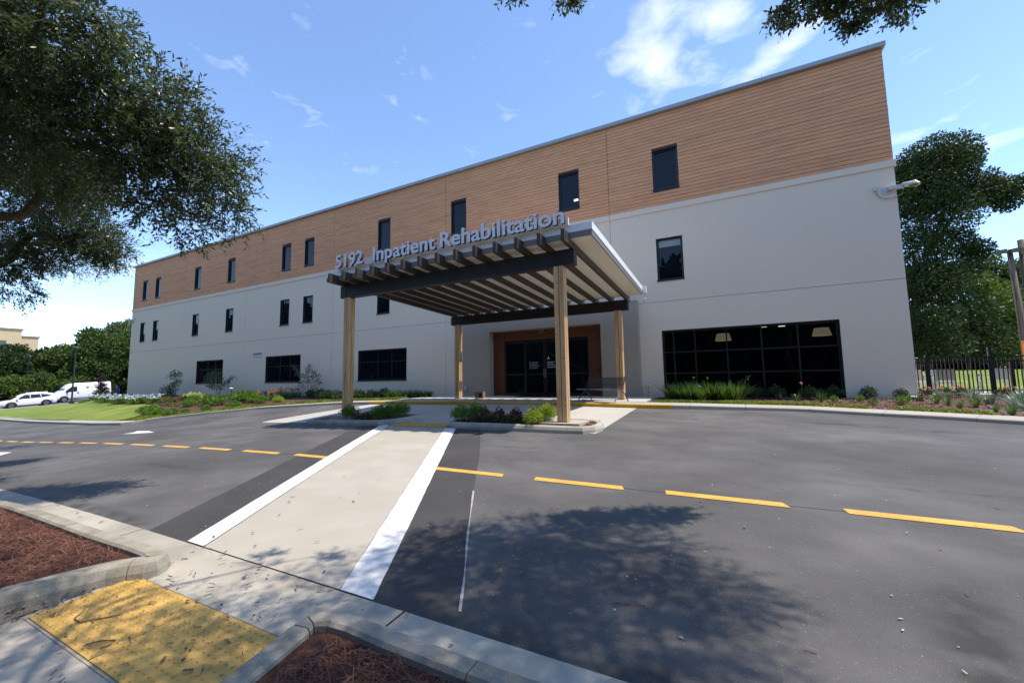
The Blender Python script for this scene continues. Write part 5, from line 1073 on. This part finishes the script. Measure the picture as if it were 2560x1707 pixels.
# island plants
iz = lambda x, y: float(T(x, y))+.11
for i, (x, y, s, lab) in enumerate(((-10.55, -8.42, 1.05, 'bright green shrub at the foot of the left front column'), (-9.3, -8.4, 1.0, 'bright green shrub left of the middle in the left island'), (-8.98, -8.15, 1.1, 'bright green shrub in the right part of the left island'), (-9.05, -7.7, 1.0, 'bright green shrub at the far right corner of the left island'), (-6.3, -8.42, 1.05, 'bright green shrub at the left end of the right island'), (-6.05, -8.1, 1.05, 'bright green shrub second from the left in the right island'))):
    thing_copy('bush_i', mk_bush('shrub_bright', .3, .42, 1500, .075, .018), (x, y, iz(x, y)), lab, 'shrub', None, s)
for x, y, s, lab in ((-4.12, -8.52, 1.0, 'lime green sunlit shrub beside the right front column, the nearer one'), (-4.02, -8.0, 1.05, 'lime green sunlit shrub beside the right front column, the farther one')): thing_copy('bush_i2', mk_bush('shrub_lime', .27, .42, 1500, .075, .018), (x, y, iz(x, y)), lab, 'shrub', None, s)
def mk_fl():
    o = mk_bush('shrub_dark', .24, .24, 500, .05, .022, 'flowering_plant')(); flowers(o, [(random.uniform(-.2, .2), random.uniform(-.2, .2), random.uniform(.16, .26)) for _ in range(10)], 'fl_red', .03, 5); return o
for x, y in ((-10.1, -8.48), (-9.8, -8.45), (-9.95, -8.1), (-5.75, -8.48), (-5.45, -8.45), (-5.15, -8.45), (-4.85, -8.42), (-4.55, -8.42), (-5.6, -8.1), (-4.9, -8.05)): thing_copy('fl', mk_fl, (x, y, iz(x, y)), 'low dark plant with small red blooms in the island bed', 'plant', 'red blooming plants in the islands')
for x, y in ((-9.75, -7.9), (-9.45, -7.9), (-5.85, -8.0), (-5.28, -8.18), (-4.80, -8.16)): thing_copy('mar', mk_bush('maroon', .15, .36, 360, .07, .035), (x, y, iz(x, y)), 'upright maroon leaved plant in the island bed', 'plant', 'maroon plants in the islands')
# ------------------------------------------------------------------ vehicles
def loft(stations, ringf):
    m_ = MB(); rings = [ringf(s) for s in stations]; n = len(rings[0])
    for r in rings: m_.v += r
    for i in range(len(rings)-1):
        for k in range(n): m_.f.append([i*n+k, i*n+(k+1) % n, (i+1)*n+(k+1) % n, (i+1)*n+k]); m_.mi.append(0)
    m_.f.append(list(range(n))[::-1]); m_.mi.append(0); m_.f.append([(len(rings)-1)*n+k for k in range(n)]); m_.mi.append(0)
    return m_
def set_on(root, pos, fwd):
    f = Vector(fwd).normalized(); up = Vector((0, 0, 1)); l = up.cross(f).normalized(); u = f.cross(l)
    m_ = Matrix((f, l, u)).transposed().to_4x4(); m_.translation = Vector(pos); root.matrix_world = m_
def wheel(root, x, y, r, w=.22, spokes=5):
    t = MB(); prof = [(r*.62, -w/2), (r*.93, -w/2), (r, -w*.32), (r, w*.32), (r*.93, w/2), (r*.62, w/2)]
    n = 20; b = 0
    for rr, a in prof:
        for k in range(n): t.v.append((x+rr*math.cos(2*PI*k/n), y+a, r+rr*math.sin(2*PI*k/n)))
    for i in range(len(prof)-1):
        for k in range(n): t.f.append([i*n+k, i*n+(k+1) % n, (i+1)*n+(k+1) % n, (i+1)*n+k]); t.mi.append(0)
    wh = t.build('wheel', 'car_black', root, True)
    s_ = 1 if y > 0 else -1; rm_ = MB(); yy = y+s_*w*.42; rr = r*.64
    for k in range(spokes):
        a = 2*PI*k/spokes; c1, s1 = math.cos(a), math.sin(a); p = .17*r/.35
        rm_.box((-.0, 0, 0), (0, 0, 0)) if False else rm_.add([(x+c1*.03-s1*p*.5, yy, r+s1*.03+c1*p*.5), (x+c1*rr-s1*p*.45, yy, r+s1*rr+c1*p*.45), (x+c1*rr+s1*p*.45, yy, r+s1*rr-c1*p*.45), (x+c1*.03+s1*p*.5, yy, r+s1*.03-c1*p*.5)], [(0, 1, 2, 3)])
    for k in range(20):
        a, c = 2*PI*k/20, 2*PI*(k+1)/20
        rm_.add([(x+rr*math.cos(a), yy, r+rr*math.sin(a)), (x+rr*math.cos(c), yy, r+rr*math.sin(c)), (x+rr*.86*math.cos(c), yy, r+rr*.86*math.sin(c)), (x+rr*.86*math.cos(a), yy, r+rr*.86*math.sin(a))], [(0, 1, 2, 3)])
    rm_.build('rim', 'rim', wh)
    return wh
suv = empty('parked_suv', label='white estate style car parked at the left edge in front of the trees', cat='car')
ring = lambda s: [(s[0], -s[3]*.9, s[1]), (s[0], -s[3], s[1]+.16), (s[0], -s[3], s[2]-.14), (s[0], -s[3]*.94, s[2]), (s[0], s[3]*.94, s[2]), (s[0], s[3], s[2]-.14), (s[0], s[3], s[1]+.16), (s[0], s[3]*.9, s[1])]
bevel(loft([(-2.36, .50, .95, .78), (-2.30, .34, 1.04, .88), (-1.95, .24, 1.07, .93), (-.8, .22, 1.05, .94), (.6, .22, 1.02, .94), (1.35, .23, 1.0, .93), (1.9, .25, .93, .91), (2.25, .28, .82, .84), (2.36, .38, .68, .74)], ring).build('body', 'car_white', suv, True), .04, 2, 30)
gring = lambda s: [(s[0], -s[3], s[1]), (s[0], -s[4], s[2]-.05), (s[0], -s[4]*.9, s[2]), (s[0], s[4]*.9, s[2]), (s[0], s[4], s[2]-.05), (s[0], s[3], s[1])]
bevel(loft([(-2.25, 1.0, 1.12, .84, .76), (-2.0, 1.0, 1.55, .86, .68), (-1.2, 1.0, 1.67, .88, .69), (-.2, .98, 1.70, .88, .69), (.35, .96, 1.63, .88, .69), (.8, .95, 1.40, .87, .71), (1.5, .93, 1.0, .86, .78)], gring).build('cabin', 'car_white', suv, True), .02, 1, 50)
def sidepane(poly, s_, zb=.98, wb=.88, wt=.69, zt=1.66, e=.015):
    m_ = MB(); m_.add([(x, s_*(wb-(z-zb)/(zt-zb)*(wb-wt)+e), z) for x, z in poly], [tuple(range(len(poly)))[::(1 if s_ < 0 else -1)]]); return m_
for s_ in (-1, 1):
    for poly in ([(1.02, 1.06), (.30, 1.54), (-.12, 1.57), (-.06, 1.06)], [(-.13, 1.06), (-.18, 1.57), (-.92, 1.55), (-1.0, 1.10)], [(-1.06, 1.12), (-1.0, 1.54), (-1.55, 1.44), (-1.88, 1.28)]): sidepane(poly, s_).build('side_window', 'car_glass', suv)
    MB().box((.82, s_*.88-.02, 1.02), (1.02, s_*1.04+.02, 1.16)).build('mirror', 'car_white', suv)
    MB().box((-2.33, s_*.74-.1, .86), (-2.2, s_*.74+.13, .98)).build('tail_light', 'tail_red', suv)
    MB().box((2.12, s_*.66-.12, .66), (2.30, s_*.66+.12, .78)).build('headlight', 'far_glass', suv)
    MB().box((-2.2, s_*.93-.02, .2), (2.1, s_*.93+.02, .30)).build('sill_trim', 'car_black', suv)
    for x in (-1.39, 1.39):
        a = MB(); n = 14
        ps = [(x+.46*math.cos(PI*k/n), .36+.46*math.sin(PI*k/n)) for k in range(n+1)]+[(x-.46, .2), (x+.46, .2)]
        a.add([(px_, s_*.951, pz_) for px_, pz_ in ps], [tuple(range(len(ps)))[::(-1 if s_ > 0 else 1)]]); a.build('wheel_arch', 'car_black', suv)
        wheel(suv, x, s_*.87, .355)
MB().add([(1.46, -.74, 1.03), (.83, -.62, 1.41), (.83, .62, 1.41), (1.46, .74, 1.03)], [(0, 3, 2, 1)]).build('windscreen', 'car_glass', suv)
q = MB(); q.tube([(-1.6, .58, 1.70), (.2, .58, 1.74)], .02, 6); q.build('roof_rail', 'rim', suv)
set_on(suv, (-75.0, -.23, float(T(-75., -.23))), (0, -1, -.067))
van = empty('delivery_van', label='tall white panel van with faint pink logo parked behind the white car', cat='van')
vring = lambda s: [(s[0], -s[3]*.96, s[1]), (s[0], -s[3], s[1]+.2), (s[0], -s[3], s[2]*.55), (s[0], -s[3]*.93, s[2]-.12), (s[0], -s[3]*.84, s[2]), (s[0], s[3]*.84, s[2]), (s[0], s[3]*.93, s[2]-.12), (s[0], s[3], s[2]*.55), (s[0], s[3], s[1]+.2), (s[0], s[3]*.96, s[1])]
bevel(loft([(-3.0, .42, 2.40, .97), (-2.92, .40, 2.52, 1.0), (.75, .40, 2.52, 1.0), (1.15, .40, 2.44, 1.0), (1.95, .40, 1.62, .99), (2.5, .40, 1.28, .96), (2.85, .40, 1.05, .92), (2.98, .45, .75, .84)], vring).build('body', 'car_white', van, True), .03, 2, 40)
for s_ in (-1, 1):
    MB().add([(x, s_*(1.006-max(0, z-1.35)*.065), z) for x, z in ((.62, 1.38), (.62, 2.06), (1.18, 2.06), (1.72, 1.56), (1.78, 1.38))], [tuple(range(5))[::(-1 if s_ > 0 else 1)]]).build('side_window', 'car_glass', van)
    MB().box((1.5, s_*1.12-.06, 1.30), (1.68, s_*1.12+.06, 1.72)).build('mirror', 'car_black', van)
    MB().box((.46, s_*1.005-.01, 1.10), (.62, s_*1.005+.01, 1.28)).build('handle', 'car_black', van)
    MB().box((-2.9, s_*1.0-.012, .42), (1.3, s_*1.0+.012, .60)).build('side_trim', 'grey_metal', van)
    for z in (1.05, 1.35, 1.68, 2.0): MB().box((-2.8, s_*(1.0-max(0, z-1.38)*.06)-.006, z-.008), (.3, s_*(1.0-max(0, z-1.38)*.06)+.004, z+.008)).build('panel_crease', 'grey_metal' if z < 0 else 'fascia', van)
    for x in (-1.6, 1.93):
        a = MB(); n = 14; ps = [(x+.50*math.cos(PI*k/n), .36+.52*math.sin(PI*k/n)) for k in range(n+1)]+[(x-.5, .3), (x+.5, .3)]
        a.add([(p[0], s_*1.012, p[1]) for p in ps], [tuple(range(len(ps)))[::(-1 if s_ > 0 else 1)]]); a.build('wheel_arch', 'car_black', van); wheel(van, x, s_*.93, .36, spokes=8)
MB().add([(1.98, -.84, 1.60), (1.17, -.80, 2.40), (1.17, .80, 2.40), (1.98, .84, 1.60)], [(0, 3, 2, 1)]).build('windscreen', 'car_glass', van)
for s_ in (1,):
    lg = MB()
    for k in range(9):
        a = 2*PI*k/9; lg.add([(-.45+.10*math.cos(a)+.09*math.cos(a+2*PI*j/8), 1.004-.045, 1.86+.10*math.sin(a)+.09*math.sin(a+2*PI*j/8)) for j in range(8)], [tuple(range(8))[::-1]])
    for v_i in range(len(lg.v)): x, y, z = lg.v[v_i]; lg.v[v_i] = (x, 1.004-max(0, z-1.386)*.062+.004, z)
    lg.build('logo', 'logo_pink', van)
    tm = text_mesh('BAYS'); vv = np.array([v.co for v in tm.vertices]); k = .2/vv[:, 1].max()
    for v in tm.vertices: z = v.co.y*k+1.80; v.co = (-.85-v.co.x*k*1.5, 1.004-max(0, z-1.386)*.062+.004, z)
    tm.materials.append(M['logo_grey']); o = bpy.data.objects.new('lettering', tm); COL.objects.link(o); o.parent = van
    r_ = MB(); r_.box((-2.3, 1.004, .88), (-.6, 1.008, .92)); r_.build('printed_line', 'logo_blue', van)
set_on(van, (-81.2, 6.2, float(T(-81.2, 6.2))), (.05, -1, -.065))
# ------------------------------------------------------------------ left distance
MB().prism([(-71.2, -9), (-70.4, -9), (-70.4, 14), (-71.2, 14)], Tf(-.2), Tf(.13)).build('kerb', 'concrete', None)['kind'] = 'structure'
def lamp(x, y, h, lab, zb):
    e = empty('lamp_post', (x, y, zb), lab, 'lamp post'); MB().tube([(0, 0, -.1), (0, 0, .8), (0, 0, h)], [.10, .09, .06], 8).build('pole', 'lamp_black', e)
    MB().box((-.2, -.2, -.1), (.2, .2, .35)).build('base', 'lamp_black', e); MB().box((-.55, -.12, h-.02), (.35, .12, h+.06)).build('lamp_head', 'grey_metal', e)
lamp(-70.6, 2.35, 7.0, 'dark lamp post standing at the edge of the lawn in front of the white van', float(T(-70.6, 2.35)))
lamp(-98, 4.9, 7.2, 'distant brown lamp post standing before the trees behind the white car', float(T(-95, 4.9)))
tb = empty('tan_building', (-190, 15, -3), 'tan rendered building showing above the trees at the far left', 'building')
MB().box((-20, -30, 0), (0, 9.2, 21.1)).build('wall', 'tan_wall', tb); MB().box((-20, 9.2, 0), (-3, 13.5, 19.3)).build('wall', 'tan_wall', tb)
MB().box((-20.2, -30.2, 21.1), (.25, 9.45, 21.6)).build('roof_edge', 'tan_trim', tb); MB().box((-20.2, 9.45, 19.3), (-2.75, 13.75, 19.75)).build('roof_edge', 'tan_trim', tb)
for z in (16.2, 12.6):
    for y in (3.4, -1.8, -6.5): MB().box((.0, y, z), (.06, y+2.9, z+1.6)).build('window', 'far_glass', tb)
    MB().box((-3.0, 10.6, z+.4), (-2.95, 11.5, z+1.1)).build('window', 'far_glass', tb)
# ------------------------------------------------------------------ right: fence, patio, poles
fn = empty('metal_fence', (9.5, 3.0, 0), 'black metal picket fence running right from the building corner', 'fence')
FX0, FX1 = -3.95, 6.5
for z in (1.31, 1.14, .12): MB().box((FX0, -.02, z-.022), (FX1, .02, z+.022)).build('rail', 'black_metal', fn)
x = FX0+.05; pk = None
while x < FX1:
    if pk is None: pk = MB().box((-.014, -.014, .02), (.014, .014, 1.30)).build('picket', 'black_metal', fn)
    else: q = pk.copy(); COL.objects.link(q); pk2 = q; q.location.x = x
    if pk.location.x == 0: pk.location.x = x
    x += .112
for x, h in ((-2.72, 1.40), (-1.05, 1.62), (-.55, 1.15), (.9, 1.40), (2.7, 1.40), (4.5, 1.4)):
    p = MB().box((x-.045, -.045, -.1), (x+.045, .045, h)).build('post', 'black_metal', fn); MB().box((x-.055, -.055, h), (x+.055, .055, h+.03)).build('cap', 'black_metal', p)
f2 = empty('metal_fence', (6.9, 7.6, 0), 'second black fence run behind the patio with small bright post caps', 'fence')
for z in (1.28, .3): MB().box((-1.2, -.02, z-.025), (1.05, .02, z+.025)).build('rail', 'black_metal', f2)
for x in (-1.1, .35, 1.05):
    p = MB().box((x-.035, -.035, -.1), (x+.035, .035, 1.42)).build('post', 'black_metal', f2); MB().lathe((x, 0, 1.42), [(.06, 0), (.055, .04), (0, .055)], 10).build('cap', 'sign_white', p)
for k in range(18): MB().box((-1.05+k*.115, -.01, .3), (-1.03+k*.115, .01, 1.28)).build('picket', 'black_metal', f2)
tbl = empty('patio_table', (8.15, 5.2, -.02), 'grey rectangular patio table behind the black fence', 'table')
MB().box((-.75, -.45, .70), (.75, .45, .735)).build('table_top', 'light_metal', tbl)
for sx, sy in ((-.68, -.38), (.68, -.38), (-.68, .38), (.68, .38)): MB().box((sx-.025, sy-.025, 0), (sx+.025, sy+.025, .70)).build('leg', 'grey_metal', tbl)
def chair(loc, rz, lab):
    e = empty('patio_chair', loc, lab, 'chair', 'grey patio chairs behind the fence', rz)
    MB().box((-.27, -.26, .40), (.27, .26, .44)).build('seat', 'light_metal', e)
    MB().add([(-.27, .24, .50), (.27, .24, .50), (.27, .34, .92), (-.27, .34, .92), (-.27, .27, .50), (.27, .27, .50), (.27, .37, .92), (-.27, .37, .92)], [(0, 1, 2, 3), (7, 6, 5, 4), (3, 2, 6, 7), (0, 4, 5, 1), (0, 3, 7, 4), (1, 5, 6, 2)]).build('backrest', 'grey_metal', e)
    for sx, sy in ((-.25, -.24), (.25, -.24), (-.25, .24), (.25, .24)): MB().box((sx-.018, sy-.018, 0), (sx+.018, sy+.018, .62 if sy > -.5 else .4)).build('leg', 'light_metal', e)
    for sx in (-.27, .27): MB().box((sx-.02, -.24, .61), (sx+.02, .26, .635)).build('armrest', 'light_metal', e)
chair((7.1, 4.6, -.02), 2.2, 'grey patio chair at the left end of the table behind the fence'); chair((8.2, 6.1, -.02), .1, 'grey patio chair on the far side of the patio table'); chair((9.05, 4.45, -.02), 3.5, 'grey patio chair on the near right side of the patio table'); chair((7.6, 4.2, -.02), 3.0, 'grey patio chair on the near left side of the patio table')
up_ = empty('utility_pole', (12.03, 9.0, -.05), 'weathered wooden pole with floodlights and cables at its top', 'utility pole')
MB().tube([(0, 0, -.2), (0, 0, 3), (-.08, 0, 6.25)], [.13, .12, .09], 10).build('pole', 'pole_wood', up_, True)
q = MB(); q.box((-.42, -.06, 6.22), (.45, .06, 6.32)); q.build('cross_arm', 'pole_dark', up_)
for x, a in ((-.36, -.5), (.02, -.1), (.30, .3)):
    fl = MB(); fl.add([(x-.16, -.28, 6.14), (x+.12, -.28, 6.20), (x+.12, .1, 6.30), (x-.16, .1, 6.24), (x-.12, -.22, 6.34), (x+.10, -.22, 6.38), (x+.10, .06, 6.42), (x-.12, .06, 6.38)], [(3, 2, 1, 0), (4, 5, 6, 7), (0, 1, 5, 4), (1, 2, 6, 5), (2, 3, 7, 6), (3, 0, 4, 7)]); fl.build('floodlight', 'pole_dark', up_)
q = MB(); q.tube([(-.1, -.1, 6.2), (-.28, -.1, 5.7), (-.16, -.1, 5.2), (-.12, -.1, 4.6), (-.13, -.12, 1)], .014, 5); q.tube([(.1, 0, 5.6), (.3, .1, 5.62)], .012, 5); q.build('cable', 'black_metal', up_)
u2 = empty('utility_pole', (12.42, 9.2, -.05), 'dark greenish pole standing right behind the weathered wooden pole', 'utility pole')
MB().tube([(0, 0, -.2), (0, 0, 6.8)], [.12, .10], 10).build('pole', 'pole_dark', u2, True); MB().box((-.3, -.05, 4.6), (.1, .05, 4.68)).build('bracket', 'pole_dark', u2)
om = empty('marker_post', (11.62, 8.2, 0), 'thin orange marker post at the foot of the wooden pole', 'marker post'); MB().tube([(0, 0, 0), (0, 0, 2.1)], .03, 6).build('post', 'orange_plastic', om)

# ------------------------------------------------------------------ labels that tell the members of small groups apart
bpy.context.view_layer.update()
ORD = ['leftmost', 'second from the left', 'third from the left', 'fourth from the left', 'fifth from the left', 'sixth from the left', 'seventh from the left', 'eighth from the left', 'ninth from the left', 'tenth from the left']
inv = co.matrix_world.inverted(); grp = {}
for o in COL.objects:
    if o.parent is None and 'group' in o and 'label' in o: grp.setdefault(o['group'], []).append(o)
for g, L in grp.items():
    if len(L) > 10 or len({o['label'] for o in L}) == len(L): continue
    def sx(o): q = inv @ o.matrix_world.translation; return q.x/-q.z
    L.sort(key=sx)
    for i, o in enumerate(L): o['label'] = o['label']+', '+('rightmost' if i == len(L)-1 else ORD[i])
